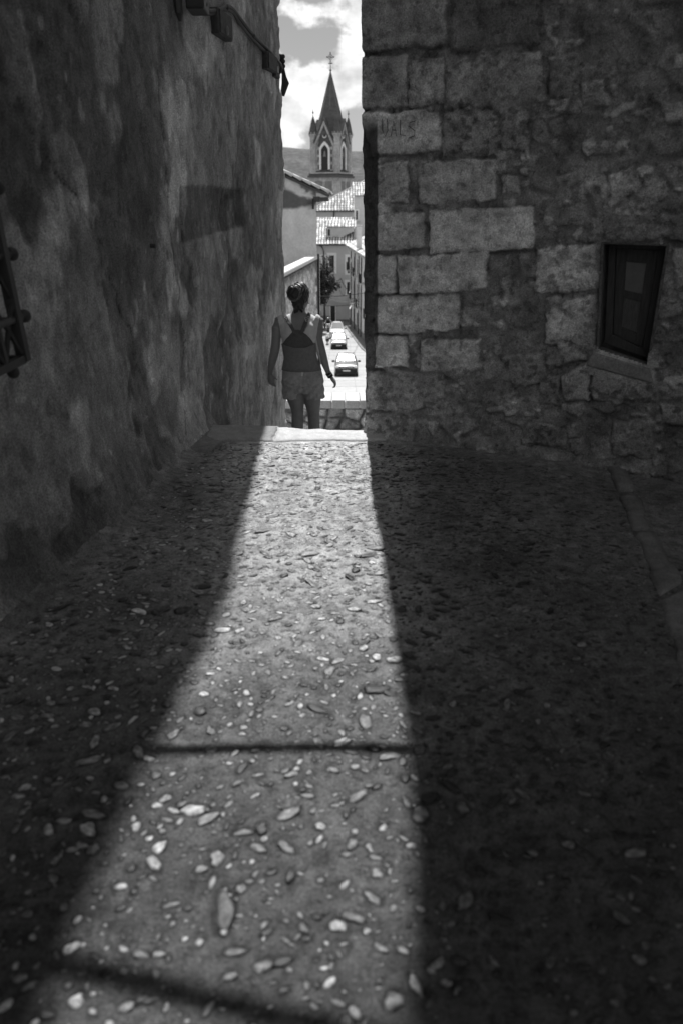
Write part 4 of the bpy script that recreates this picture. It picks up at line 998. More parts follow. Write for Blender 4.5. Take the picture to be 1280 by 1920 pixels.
def win(root, x0, x1, y, z0, z1, fr=.10, m=None, surround=True, nm='window', sill=True):
    m_ = MB(); 
    if surround:
        for b in (((x0-fr*1.6, y-.05, z0-fr), (x0, y+.02, z1+fr*1.6)), ((x1, y-.05, z0-fr), (x1+fr*1.6, y+.02, z1+fr*1.6)), ((x0, y-.05, z1), (x1, y+.02, z1+fr*1.6))): m_.box(*b)
        if sill: m_.box((x0, y-.10, z0-fr), (x1, y+.02, z0))
        f_ = pchild(m_.build(nm, M['trim']), root)
    else:
        m_.box((x0-.05, y-.03, z1), (x1+.05, y+.02, z1+.06)); f_ = pchild(m_.build(nm, M['trim']), root)
    m_ = MB(); m_.box((x0, y-.012, z0), (x1, y+.05, z1)); p_ = m_.build('pane', m or M['void'], None); p_.parent = f_
    m_ = MB(); xm = (x0+x1)/2; m_.box((xm-.03, y-.03, z0), (xm+.03, y-.013, z1)); m_.box((x0, y-.032, z1-(z1-z0)*.33), (xm-.031, y-.014, z1-(z1-z0)*.30)); b_ = m_.build('glazing_bar', M['shut'], None); b_.parent = f_
    return f_

# ------------------------------------------------------------------ left: retaining wall and gable house
rw = house('retaining_wall', (-1.1, 22, -5), 'rough stone retaining wall with a sunlit flat top going down the left of the street', 'wall')
A0 = Vector((-1.9, 14.6, 0)); A1 = Vector((-.822, 25.3, 0)); zt = -.045
dv = (A1-A0).normalized(); nv = Vector((dv.y, -dv.x, 0))
Lw = (A1-A0).length; Ss = np.arange(0, Lw+.01, .06); Zz = np.arange(-10, zt-.12, .06); s_g, z_g = np.meshgrid(Ss, Zz)
f1, f2, idv = voro(s_g*2.6+.4*fbm(s_g*3, z_g*3, 3, 2), z_g*4.2, 91); rb = sst(.04, .25, f2-f1); hh = .05*rb*(.3+idv)+.03*fbm(s_g*7, z_g*7, 92, 3)
tn = (.20+.22*rb*idv)*(.6+.8*fbm(s_g*5, z_g*5, 93, 3))*2.0
tn = tn*(1-.6*sst(-.45, -.20, z_g+.15*fbm(s_g*2, z_g*2, 97, 3)))
P = np.zeros(s_g.shape+(3,)); P[..., 0] = A0.x+dv.x*s_g+nv.x*hh; P[..., 1] = A0.y+dv.y*s_g+nv.y*hh; P[..., 2] = z_g
pchild(link('stone_face', grid_mesh('stone_face', P, tn), M['stone'], None, True), rw)
m_ = MB(); q = [A0, A1, A1-nv*.20, A0-nv*.18]
m_.prism([v-nv*.03+Vector((0, 0, -12)) for v in q], (0, 0, 12+zt-.12)); pchild(m_.build('wall_core', M['rough']), rw)
m_ = MB()
m_.prism([A0+nv*.10+Vector((0, 0, zt-.12)), A1+nv*.10+Vector((0, 0, zt-.12)), A1-nv*.22+Vector((0, 0, zt-.12)), A0-nv*.20+Vector((0, 0, zt-.12))], (0, 0, .12)); pchild(m_.build('wall_top', M['coping'], bevel=.03), rw)
# end pier on the street side with the dark drain
m_ = MB(); m_.box((-.86, 25.1, -10.5), (-.70, 25.5, zt+.02)); pchild(m_.build('end_pier', M['cream']), rw)
m_ = MB(); m_.tube([Vector((-.73, 25.02, .0)), Vector((-.735, 25.02, -9.8))], .035, 8)
tag(m_.build('drainpipe', M['iron']), 'dark drainpipe down the end of the stone retaining wall', 'pipe')

gy = 25.55
gh_ = house('gable_house', (-2, gy, -6), 'pale plastered house on the left whose tiled gable verge slopes to the right')
gx1 = at(594, 480, gy).x; ze = at(600, 392, gy).z
def gp2(px, py): v = at(px, py, gy); return v
rk0 = gp2(520, 318); rk1 = gp2(617, 362)
sl_ = (rk1.z-rk0.z)/(rk1.x-rk0.x)
def rz(x): return rk0.z+(x-rk0.x)*sl_
nx_ = 130; nz_ = 150
Xg = np.linspace(-6.5, gx1, nx_); Tg = np.linspace(0, 1, nz_)
xg, tg = np.meshgrid(Xg, Tg); top_ = np.array([rz(v)-.10 for v in Xg])[None, :]+0*xg; zg = -10+(top_+10)*tg**.6
PXg = 640+F*xg/(gy*cp-(zg-EYE)*sp); PYg = 960-F*(gy*sp+(zg-EYE)*cp)/(gy*cp-(zg-EYE)*sp)
nz1 = fbm(xg*3.2, zg*3.2, 601, 4)-.5
lo = np.interp(PXg, [527, 560, 580, 596], [392, 392, 386, 382]); hi = np.interp(PXg, [527, 545, 560, 575, 590, 600], [347, 352, 365, 372, 376, 380])
moss = sst(-3, 3, PYg-hi+20*nz1)*sst(3, -3, PYg-lo+10*nz1)
dk2 = sst(-3, 3, PYg-np.interp(PXg, [530, 545, 560, 580, 596], [326, 334, 341, 350, 358])+0)*sst(4, -4, PYg-np.interp(PXg, [530, 560, 570, 596], [326, 343, 362, 372])+20*nz1)
blob = np.exp(-((PXg-583)/7)**2-((PYg-388)/12)**2)
tg2 = .70*(1+.25*nz1)*(1-.80*moss)*(1-.7*dk2*sst(.45, .6, fbm(xg*6, zg*6, 602, 3)))*(1-.35*blob*(nz1 > -.1))
tg2 = tg2*(.93+.14*fbm(xg*5, zg*.8, 604, 3))
Pg = np.stack([xg, gy-.05*fbm(xg*2, zg*2, 603, 3)-.06*(1-moss)*0, zg], -1)
ends = []
for dd in (.05, .5, 3, 9):
    e_ = Pg[:, -1, :].copy(); e_[:, 1] += dd; e_[:, 0] -= dd*.05; ends.append(e_[:, None, :])
Pg = np.concatenate([Pg]+ends, 1); tg2 = np.concatenate([tg2]+[tg2[:, -1:]]*4, 1)
M['render'] = mat('render', attr=True, rough=.95, var=.08, scale=2, fine=(14, .1), bump=.01, bscale=12)
pchild(link('gable_wall', grid_mesh('gable_wall', Pg, np.clip(tg2, .06, .8)), M['render'], None, True), gh_)
# verge: bright barrel tiles laid down the slope, and the roof behind it
up_ = Vector((rk0.x-rk1.x, 0, rk0.z-rk1.z)).normalized(); nrm = Vector((-up_.z, 0, up_.x)); nrm = nrm if nrm.z > 0 else -nrm
m_ = MB(); k = 0; Lr = 5.0; p_ = 0
while p_ < Lr:
    a = rk1+up_*p_; b = a+up_*.34
    m_.tube([a+nrm*.035+Vector((0, -.10, 0)), b+nrm*.055+Vector((0, -.10, 0))], [.058, .036], 10); p_ += .31
pchild(m_.build('verge_tile', mat('vergetile', g=.72, rough=.9, var=.25, scale=3), None, True), gh_)
m_ = MB(); a = rk1+Vector((.02, -.12, -.06)); b = rk1+up_*Lr+Vector((0, -.12, -.06)); m_.prism([a, b, b-nrm*.07, a-nrm*.07], (0, .16, 0)); pchild(m_.build('verge_board', M['shut']), gh_)
tile_roof('roof', rk1+Vector((0, -.05, 0)), (0, 1, 0), up_, 8.5, 5.0, M['tile'], gh_, amp=.02)
m_ = MB(); m_.box((rk1.x-.50, gy-.04, rk1.z-.26), (rk1.x-.29, gy+.2, rk1.z-.1)); m_.box((rk1.x-.28, gy-.08, rk1.z-.24), (rk1.x-.02, gy+.6, rk1.z-.12)); pchild(m_.build('eave_timber', M['shut']), gh_)
m_ = MB(); m_.box((at(587, 372, gy-.1).x-.03, gy-.14, at(587, 392, gy).z), (at(587, 372, gy-.1).x+.03, gy-.07, at(587, 372, gy).z)); pchild(m_.build('vent_pipe', M['iron']), gh_)
m_ = MB(); m_.box((-6.5, gy+.1, -10.3), (gx1-.6, gy+8.4, rz(gx1)-.3)); pchild(m_.build('house_core', M['cream']), gh_)

# ------------------------------------------------------------------ white house at the bend, with its tree
Y0 = 108.0
wh = house('white_house', (-1, Y0, zs(Y0)), 'white three-storey house facing up the street at its bend, with a dark lower wall')
xa = at(560, 500, Y0).x; xb = at(657, 500, Y0).x; ev = at(620, 458, Y0).z; gz = zs(Y0)-.3
m_ = MB(); m_.box((xa, Y0, gz), (xb+2.5, Y0+9, ev)); pchild(m_.build('wall', M['white']), wh)
pl_t = at(620, 588, Y0).z
m_ = MB(); m_.box((at(600, 590, Y0).x, Y0-.06, gz), (at(620, 590, Y0).x, Y0-.002, pl_t-.3)); m_.box((at(628.5, 590, Y0).x, Y0-.06, gz), (xb+2.4, Y0-.002, pl_t-.8)); m_.box((xa, Y0-.06, gz), (at(599.7, 590, Y0).x, Y0-.002, pl_t-.3)); pchild(m_.build('plinth', M['plinth']), wh)
w1 = at(617.5, 479, Y0); w2 = at(626.5, 510, Y0); win(wh, w1.x, w2.x, Y0-.01, w2.z, w1.z, .22)
w1 = at(651, 482, Y0); w2 = at(658, 512, Y0); win(wh, w1.x, w2.x, Y0-.01, w2.z, w1.z, .22)
w1 = at(650, 529, Y0); w2 = at(657, 552, Y0); win(wh, w1.x, w2.x, Y0-.01, w2.z, w1.z, .2)
w1 = at(605, 482, Y0); w2 = at(610, 505, Y0); win(wh, w1.x, w2.x, Y0-.01, w2.z, w1.z, .2)
d1 = at(620, 574, Y0); d2 = at(628.5, 603.5, Y0); m_ = MB(); m_.box((d1.x, Y0-.04, d2.z), (d2.x, Y0+.03, d1.z)); dr_ = pchild(m_.build('door', M['void']), wh)
m_ = MB(); m_.box((d1.x-.12, Y0-.08, d2.z), (d1.x-.003, Y0-.062, d1.z+.12)); m_.box((d2.x+.003, Y0-.08, d2.z), (d2.x+.12, Y0-.062, d1.z+.12)); o = m_.build('door_frame', M['trim']); o.parent = dr_
# sloping canopy ledge
c0 = at(607, 557, Y0); c1_ = at(634, 565, Y0); c2_ = at(652, 566, Y0)
m_ = MB(); m_.add([(c0.x, Y0-.5, c0.z), (c1_.x, Y0-.5, c1_.z), (c2_.x, Y0-.5, c2_.z), (c0.x, Y0-.002, c0.z+.25), (c1_.x, Y0-.002, c1_.z+.25), (c2_.x, Y0-.002, c2_.z+.25), (c0.x, Y0-.5, c0.z-.22), (c1_.x, Y0-.5, c1_.z-.22), (c2_.x, Y0-.5, c2_.z-.22), (c0.x, Y0-.002, c0.z-.22), (c1_.x, Y0-.002, c1_.z-.22), (c2_.x, Y0-.002, c2_.z-.22)], [(0, 1, 4, 3), (1, 2, 5, 4), (0, 6, 7, 1), (1, 7, 8, 2), (6, 9, 10, 7), (7, 10, 11, 8), (0, 3, 9, 6), (2, 8, 11, 5)]); pchild(m_.build('ledge', M['grey']), wh)
m_ = MB(); q0 = at(598, 459, Y0-.1); m_.tube([q0, at(604, 463, Y0-.1), at(607, 470, Y0-.1), at(607, 560, Y0-.1)], .07, 8); pchild(m_.build('downpipe', M['iron']), wh)
m_ = MB(); m_.box((xa-.2, Y0-.35, ev-.14), (xb-.1, Y0-.003, ev)); pchild(m_.build('eave_board', M['shut']), wh)
tile_roof('roof', Vector((xa-.3, Y0-.55, ev-.03)), (1, 0, 0), (0, 1, .36), xb-xa+.9, 9.5, M['tile'], wh)
# dormer-like roof room
Yd = 109.7
dm0 = at(613, 444, Yd); dm1 = at(652, 444, Yd)
zt_ = at(620, 426, Yd).z; 
m_ = MB(); zb_ = at(617, 446, Yd).z
m_.prism([(dm0.x, Yd, zb_-.6), (at(620, 445, Yd).x, Yd, zb_-.6), (at(663, 430, Yd).x, Yd, zt_-.5), (at(663, 430, Yd).x, Yd, zt_), (dm0.x, Yd, zt_)], (0, 3.0, 0)); dmr = pchild(m_.build('dormer', M['grey']), wh)
m_ = MB(); m_.box((at(615, 430, Yd).x, Yd-.03, at(615, 442, Yd).z), (at(619, 430, Yd).x, Yd-.003, at(615, 430, Yd).z)); o = m_.build('dormer_opening', M['void']); o.parent = dmr
dr2 = tile_roof('dormer_roof', Vector((at(610, 427, Yd).x, Yd-.25, zt_)), (1, 0, 0), (0, 1, .22), at(667, 427, Yd).x-at(610, 427, Yd).x, 3.6, M['tile'], wh, tw=.25)

# tree in front of the white house
def leafy(root, c, rad, n, seed, m, size=.16, squash=1.0, gaps=True):
    rnd = random.Random(seed); V = []; Fs = []
    cl = [Vector((rnd.gauss(0, .45), rnd.gauss(0, .45), rnd.gauss(0, .5))) for _ in range(26)]
    for i in range(n):
        k = rnd.choice(cl); p_ = k+Vector((rnd.gauss(0, .17), rnd.gauss(0, .17), rnd.gauss(0, .13)))
        if p_.length > 1.25: continue
        p_ = Vector((p_.x*rad[0], p_.y*rad[1], p_.z*rad[2]))+Vector(c)
        a = Vector((rnd.gauss(0, 1), rnd.gauss(0, 1), rnd.gauss(0, .6))).normalized(); b = a.cross(Vector((rnd.gauss(0, 1), rnd.gauss(0, 1), rnd.gauss(0, 1)))).normalized(); s_ = size*rnd.uniform(.5, 1.3)
        k0 = len(V); V += [p_-a*s_, p_+b*s_*.5, p_+a*s_, p_-b*s_*.5]; Fs.append((k0, k0+1, k0+2, k0+3))
    me = bpy.data.meshes.new('crown'); me.from_pydata([tuple(v) for v in V], [], Fs); me.update()
    return pchild(link('crown', me, m), root)
M['leaf'] = mat('leaf', g=.085, rough=.55, var=.5, scale=1.2, spec=.4)
tr = empty('street_tree', (at(609, 600, 101).x, 101, zs(101))); tag(tr, 'small leafy street tree in front of the white house', 'tree')
tc_ = at(612, 535, 101)
leafy(tr, tc_, (1.5, 1.5, 2.0), 5200, 3, M['leaf'], .17); 
leafy(tr, at(610, 505, 101), (1.2, 1.2, 1.6), 900, 4, M['leaf'], .14)
m_ = MB(); bx_ = tr.location.x; m_.tube([(bx_, 101, zs(101)-.1), (bx_+.03, 101, zs(101)+1.5), (bx_-.02, 101, zs(101)+3.0), (bx_+.1, 101, tc_.z-.3)], [.14, .12, .10, .08], 9)
for k in range(7):
    an = k*1.05; m_.tube([(bx_, 101, zs(101)+2.6+.25*k), (bx_+.6*math.cos(an), 101+.6*math.sin(an), zs(101)+3.8+.35*k), (bx_+1.0*math.cos(an), 101+1.0*math.sin(an), zs(101)+4.8+.35*k)], [.06, .04, .02], 6)
pchild(m_.build('trunk', mat('bark', g=.06, rough=.9)), tr)
# darker tree behind, against the wall end
t2 = empty('street_tree', (at(597, 600, 96).x-.5, 96, zs(96))); tag(t2, 'dark dense tree beside the end of the stone retaining wall', 'tree')
leafy(t2, at(597, 535, 96)+Vector((-.2, 0, -.2)), (1.1, 1.2, 2.4), 5000, 8, mat('leafdark', g=.045, rough=.6, var=.4, scale=1.5), .17)
m_ = MB(); bx_ = t2.location.x; m_.tube([(bx_, 96, zs(96)-.1), (bx_+.05, 96, zs(96)+2), (bx_+.3, 96, at(597, 540, 96).z)], [.16, .13, .06], 8)
for k in range(5): m_.tube([(bx_+.1, 96, zs(96)+2+.4*k), (bx_+.1+.8*math.cos(k*1.3), 96+.8*math.sin(k*1.3), zs(96)+3.6+.5*k)], [.06, .02], 6)
pchild(m_.build('trunk', M['leaf']), t2)

# ------------------------------------------------------------------ right-hand row of houses
rh = house('row_house', (2.5, 90, zs(90)), 'long pale row house with balconies along the right of the street')
zc0 = -3.80
def fpt(y, z, off=0.0):
    # a point on the facade, OFF metres out into the street
    nv_ = Vector((-1, -(2.5-1.203)/17, 0)).normalized(); return Vector((fx(y), y, z))+nv_*off
def fbox(mb, y0, y1, z0, z1, o0, o1):
    mb.hexa([fpt(y0, z0, o1), fpt(y1, z0, o1), fpt(y1, z0, o0), fpt(y0, z0, o0)], [fpt(y0, z1, o1), fpt(y1, z1, o1), fpt(y1, z1, o0), fpt(y0, z1, o0)])
m_ = MB(); fbox(m_, 62, 106.5, -14.4, zc0-.25, -8, 0); pchild(m_.build('wall', M['cream']), rh)
m_ = MB(); fbox(m_, 62, 106.7, zc0-.45, zc0-.12, -.1, .16); fbox(m_, 62, 106.8, zc0-.12, zc0, -.1, .42); pchild(m_.build('cornice', M['grey']), rh)
tile_roof('roof', fpt(107, zc0+.01, .55), fpt(62, 0)-fpt(107, 0), Vector((1, .076, .40)), 45, 8.5, M['tile'], rh)
k = 0
for y in np.arange(104.0, 64, -4.4):
    g0 = zs(y)
    for fl, (zz0, zz1) in enumerate(((-6.7, -4.7), (-9.9, -7.6))):
        m_ = MB(); fbox(m_, y-.55, y+.55, zz0, zz1, -.02, .03); f_ = pchild(m_.build('window', M['trim']), rh)
        m_ = MB(); fbox(m_, y-.42, y+.42, zz0+.08, zz1-.1, .031, .05); p2_ = m_.build('pane', M['void']); p2_.parent = f_
        if (k+fl) % 2 == 0:
            b_ = MB(); fbox(b_, y-.95, y+.95, zz0-.18, zz0-.06, .0, .62); bo = pchild(b_.build('balcony', M['grey']), rh)
            b_ = MB(); fbox(b_, y-.93, y+.93, zz0+.86, zz0+.92, .56, .60)
            for t in np.arange(y-.9, y+.95, .15): fbox(b_, t-.014, t+.014, zz0-.06, zz0+.86, .565, .595)
            bo2 = b_.build('balcony_railing', M['iron']); bo2.parent = bo
    m_ = MB(); fbox(m_, y-.5, y+.5, g0, g0+2.4, .0, .04); pchild(m_.build('door', M['shut'] if k % 2 else M['void']), rh)
    k += 1
for y in (103.2, 97.9, 92.7, 89.8):
    m_ = MB(); m_.tube([fpt(y, zc0-.2, .12), fpt(y, zs(y)+.1, .12)], .06, 7); pchild(m_.build('downpipe', M['iron']), rh)
m_ = MB(); ycur = 106.4
for a, b in ((62, 76), (76, 90), (90, 106.4)): 
    m_.hexa([fpt(a, zs(a)-.2, .05), fpt(b, zs(b)-.2, .05), fpt(b, zs(b)-.2, 0), fpt(a, zs(a)-.2, 0)], [fpt(a, zs(a)+.75, .05), fpt(b, zs(b)+.75, .05), fpt(b, zs(b)+.75, 0), fpt(a, zs(a)+.75, 0)])
pchild(m_.build('plinth', M['plinth']), rh)
# awnings and hanging washing (bright cloths against the dark balconies)
for i, (px, py, w_, h_, Y_, lb_) in enumerate(((656.5, 489, 3.2, 9, 101, 'white awning cloth leaning out at the top balcony of the row house'), (655, 545, 2.6, 5, 99, 'small white cloth hanging over the middle balcony of the row house'), (656, 574, 3.6, 6, 93, 'white awning cloth low on the row house beside the lamp'))):
    a = at(px-w_/2, py+h_/2, Y_); b = at(px+w_/2, py-h_/2, Y_)
    m_ = MB(); n_ = 8; vs = []
    for j in range(n_+1):
        t = j/n_; p_ = a.lerp(b, t)+Vector((0, 0, -.08*math.sin(math.pi*t))); vs += [p_, p_+Vector((.05, -1.1, .0))]
    m_.add(vs, [(2*j, 2*j+1, 2*j+3, 2*j+2) for j in range(n_)])
    o = m_.build('awning', mat('cloth', g=.8, rough=.9, var=.05)); so = o.modifiers.new('s', 'SOLIDIFY'); so.thickness = .02; tag(o, lb_, 'awning')
# chimney on the row house roof
m_ = MB(); c_ = at(673, 440, 92); m_.box((c_.x-.3, 92, c_.z-1.5), (c_.x+.3, 92.7, c_.z+.9)); pchild(m_.build('chimney', M['cream']), rh)
m_ = MB(); m_.box((c_.x-.38, 91.92, c_.z+.9), (c_.x+.38, 92.78, c_.z+1.02)); pchild(m_.build('chimney_cap', M['capt']), rh)

# ------------------------------------------------------------------ houses further down
Yc = 122.0
hc_ = house('tiled_house', (-1, Yc, -15), 'grey house with a big bright tiled roof hipped up to the right, below the church')
a = at(590, 395, Yc); b = at(664, 395, Yc)
m_ = MB(); m_.box((a.x-2, Yc, -16), (b.x, Yc+14, a.z)); pchild(m_.build('wall', M['grey']), hc_)
m_ = MB(); m_.box((a.x-2, Yc-.3, a.z-.16), (b.x+.05, Yc-.003, a.z-.02)); pchild(m_.build('eave_board', M['shut']), hc_)
m_ = MB(); m_.tube([at(626, 397, Yc-.15), at(626, 422, Yc-.15)], .09, 7); pchild(m_.build('downpipe', M['iron']), hc_)
Sv = Vector((0, 1, .52)).normalized(); O_ = Vector((a.x-2, Yc-.45, a.z))
def onplane(px, py):
    n = Vector((1, 0, 0)).cross(Sv); d = ray(px, py); o0 = Vector((0, 0, EYE)); t = (O_-o0).dot(n)/d.dot(n); p_ = o0+d*t-O_; return (p_.x, p_.dot(Sv))
poly = [(0, 0), onplane(664, 396), onplane(664, 366), onplane(690, 366), onplane(690, 336), onplane(616, 375), onplane(594, 389), (0, .4)]
poly[1] = (poly[1][0], 0)
mxx = max(p_[0] for p_ in poly)+.2; mxs_ = max(p_[1] for p_ in poly)+.2
tile_roof('roof', O_, (1, 0, 0), Sv, mxx, mxs_, M['tile'], hc_, poly, tw=.26)
p1 = onplane(594, 389); p2 = onplane(616, 375); p3 = onplane(690, 336)
m_ = MB()
for (u_, v_) in ((p1, p2), (p2, p3)):
    A_ = O_+Vector((1, 0, 0))*u_[0]+Sv*u_[1]; B_ = O_+Vector((1, 0, 0))*v_[0]+Sv*v_[1]; m_.tube([A_+Vector((0, 0, .08)), B_+Vector((0, 0, .08))], .13, 8)
pchild(m_.build('ridge_tile', M['capt']), hc_)
Ye = 117.5
he = house('corner_house', (2.5, Ye, -15), 'pale house with one narrow dark window, right of the big tiled roof')
a = at(664, 368, Ye); m_ = MB(); m_.box((a.x, Ye, -16), (a.x+7, Ye+4, a.z)); pchild(m_.build('wall', M['cream']), he)
w1 = at(666.5, 395, Ye); w2 = at(670, 412, Ye); win(he, w1.x, w2.x, Ye-.01, w2.z, w1.z, .12)
tile_roof('roof', Vector((a.x-.3, Ye-.4, a.z+.02)), (1, 0, 0), (0, 1, .4), 8, 5, M['tile'], he)
m_ = MB(); m_.box((at(668, 416, Ye).x, Ye-.6, at(668, 417, Ye).z), (at(675, 416, Ye).x, Ye-.003, at(668, 415, Ye).z)); pchild(m_.build('balcony', M['grey']), he)

# ------------------------------------------------------------------ church tower
M['tstone'] = mat('tstone', g=.42, rough=.95, var=.3, scale=.6, fine=(3, .3))
M['brick'] = mat('brickwork', g=.11, rough=.95, var=.2, scale=1, fine=(4, .2))
M['slate'] = mat('slate', g=.10, rough=.75, var=.3, scale=.5, fine=(4, .2), stretch=(1, 1, 3))
TY = 150.0; TC = at(620.5, 300, TY); S0 = 5.35; TH = R(-26)
tw_ = empty('church_tower', (TC.x, TY, -16), rz=TH); tag(tw_, 'neo-gothic church bell tower with a tall slate spire and corner pinnacles', 'church tower')
def tz(py): return at(620, py, TY-2).z+16
def tb(name, fn, m, smooth=False, bevel=0, par=None):
    mb = MB(); fn(mb); o_ = mb.build(name, m, par or tw_, smooth, bevel); return o_
h_ = S0/2
z_low = tz(333); z_bel = tz(326); z_cor = tz(252); z_ap = tz(130)
tb('lower_stage', lambda m: m.box((-h_-.25, -h_-.25, 0), (h_+.25, h_+.25, z_low)), M['tstone'])
tb('string_course', lambda m: (m.box((-h_-.5, -h_-.5, z_low), (h_+.5, h_+.5, z_low+.35)), m.box((-h_-.3, -h_-.3, z_low+.35), (h_+.3, h_+.3, z_low+.65))), M['brick'])
tb('balustrade', lambda m: m.box((-h_-.42, -h_-.42, z_low+.65), (h_+.42, h_+.42, z_low+.85)), M['tstone'])
tb('belfry', lambda m: m.box((-h_+.35, -h_+.35, z_low+.86), (h_-.35, h_-.35, z_cor)), M['tstone'])
# corner piers with pinnacles
for sx in (-1, 1):
    for sy in (-1, 1):
        cx, cy = sx*(h_-.35), sy*(h_-.35)
        def pier(m, cx=cx, cy=cy):
            for (zz0, zz1, r_) in ((z_low+.86, z_cor-.35, .62), (z_cor-.35, z_cor-.1, .74), (z_cor-.1, z_cor+.12, .86)):
                m.prism([(cx+r_*math.cos(a*math.pi/4+.39), cy+r_*math.sin(a*math.pi/4+.39), zz0) for a in range(8)], (0, 0, zz1-zz0))
        pr = tb('corner_pier', pier, M['tstone'])
        def cone(m, cx=cx, cy=cy):
            n = 8; hh_ = tz(217)-z_cor; b_ = [(cx+.80*math.cos(a*math.pi/4+.39), cy+.80*math.sin(a*math.pi/4+.39), z_cor+.13) for a in range(n)]
            mid = [(cx+.36*math.cos(a*math.pi/4+.39), cy+.36*math.sin(a*math.pi/4+.39), z_cor+hh_*.72) for a in range(n)]
            tp = [(cx+.08*math.cos(a*math.pi/4+.39), cy+.08*math.sin(a*math.pi/4+.39), z_cor+hh_) for a in range(n)]
            m.add(b_+mid+tp, [(i, (i+1) % n, n+(i+1) % n, n+i) for i in range(n)]+[(n+i, n+(i+1) % n, 2*n+(i+1) % n, 2*n+i) for i in range(n)]+[tuple(range(2*n, 3*n))])
            m.tube([(cx, cy, z_cor+hh_-.1), (cx, cy, tz(204))], .055, 6); m.ball((cx, cy, tz(210)), .17, 8, 6)
        tb('pinnacle', cone, M['slate'], par=tw_)
        def crock(m, cx=cx, cy=cy):
            for a in range(8): m.ball((cx+.80*math.cos(a*math.pi/4), cy+.80*math.sin(a*math.pi/4), z_cor+.28), .12, 6, 5)
        o_ = tb('crockets', crock, M['tstone'], par=tw_)
# faces: window, gable, banded jambs, oculus
for q in range(4):
    Rm = Matrix.Rotation(q*math.pi/2, 4, 'Z'); yf = -h_+.35
    def xf(m, f):
        mm = MB(); f(mm); m.add([Rm @ Vector(v) for v in mm.v], mm.f)
    wz0 = tz(318); wz1 = tz(281); wap = tz(270); hw = .82
    def arch(hw_, z0, z1, za): 
        pts = [(-hw_, z0), (hw_, z0), (hw_, z1)]
        for t in (.3, .6, .85): pts.append((hw_*(1-t**1.6), z1+(za-z1)*t))
        pts.append((0, za))
        for t in (.85, .6, .3): pts.append((-hw_*(1-t**1.6), z1+(za-z1)*t))
        pts.append((-hw_, z1)); return pts
    tb('bell_opening', lambda m: xf(m, lambda k: k.prism([(x, yf-.10, z) for x, z in arch(hw-.12, wz0, wz1, wap-.15)], (0, .06, 0))), M['void'])
    def surr(k):
        A_ = arch(hw-.12, wz0, wz1, wap-.15); B_ = arch(hw+.24, wz0, wz1+.1, wap+.45)
        n = len(A_)
        for i in range(1, n):
            a0, a1 = A_[i], A_[(i+1) % n]; b0, b1 = B_[i], B_[(i+1) % n]
            if i == n-1: a1, b1 = A_[0], B_[0]
            k.hexa([(a0[0], yf-.22, a0[1]), (a1[0], yf-.22, a1[1]), (b1[0], yf-.22, b1[1]), (b0[0], yf-.22, b0[1])], [(a0[0], yf-.02, a0[1]), (a1[0], yf-.02, a1[1]), (b1[0], yf-.02, b1[1]), (b0[0], yf-.02, b0[1])])
    tb('opening_surround', lambda m: xf(m, surr), M['trim'])
    tb('bell', lambda m: xf(m, lambda k: k.tube([(0, yf-.125, wz1-.2), (0, yf-.125, wz1-.9), (0, yf-.125, wz1-1.1)], [.10, .26, .34], 10, .3)), M['plinth'])
    def panel(k):
        k.prism([(-1.45, yf-.03, tz(322)), (1.45, yf-.03, tz(322)), (1.45, yf-.03, tz(272)), (0.95, yf-.03, tz(262)), (0, yf-.03, tz(240)), (-.95, yf-.03, tz(262)), (-1.45, yf-.03, tz(272))], (0, .02, 0))
    tb('brick_panel', lambda m: xf(m, panel), M['brick'])
    def bands(k):
        for zz in (320, 306, 292, 278):
            for sx in (-1, 1): k.box((min(sx*1.08, sx*1.62), yf-.14, tz(zz)-.22), (max(sx*1.08, sx*1.62), yf-.04, tz(zz)+.22))
    tb('stone_bands', lambda m: xf(m, bands), M['tstone'])
    tb('window_sill', lambda m: xf(m, lambda k: k.box((-1.6, yf-.35, tz(324)), (1.6, yf-.05, tz(320.5)))), M['brick'])
    def gable(k):
        ap = tz(226); for_ = [(-1.75, tz(272)), (0, ap), (1.75, tz(272))]
        for sx in (-1, 1):
            k.hexa([(0, yf-.45, ap), (0, yf-.45, ap-.75), (sx*1.75, yf-.45, tz(272)-.3), (sx*1.95, yf-.45, tz(272)+.1)], [(0, yf+.3, ap), (0, yf+.3, ap-.75), (sx*1.75, yf+.3, tz(272)-.3), (sx*1.95, yf+.3, tz(272)+.1)])
    tb('gable_coping', lambda m: xf(m, gable), M['tstone'])
    def groof(k):
        ap = tz(221)
        for sx in (-1, 1):
            k.hexa([(0, yf-.55, ap), (0, yf-.55, ap-.28), (sx*2.0, yf-.55, tz(268)-.1), (sx*2.1, yf-.55, tz(268)+.15)], [(0, yf+1.9, ap), (0, yf+1.9, ap-.28), (sx*2.0, yf+1.9, tz(268)-.1), (sx*2.1, yf+1.9, tz(268)+.15)])
        k.prism([(-1.6, yf-.04, tz(265)), (1.6, yf-.04, tz(265)), (0, yf-.04, ap-.4)], (0, 1.5, 0))
    tb('gable_roof', lambda m: xf(m, groof), M['slate'])
    def ocu(k):
        c0_ = tz(254)
        for a in range(12):
            t0, t1 = a*math.pi/6, (a+1)*math.pi/6
            k.tube([(.36*math.cos(t0), yf-.12, c0_+.36*math.sin(t0)), (.36*math.cos(t1), yf-.12, c0_+.36*math.sin(t1))], .10, 6)
    oc = tb('oculus', lambda m: xf(m, ocu), M['trim'])
    tb('oculus_opening', lambda m: xf(m, lambda k: k.tube([(0, yf-.10, tz(254)), (0, yf-.07, tz(254))], .30, 12)), M['void'], par=oc)
    # blind windows of the lower stage
    def bl(k):
        for (x0, x1) in ((-1.7, -.25), (.25, 1.7)):
            k.box((x0, -h_-.29, tz(362)), (x1, -h_-.255, tz(340)))
    tb('blind_window', lambda m: xf(m, bl), M['plinth'])
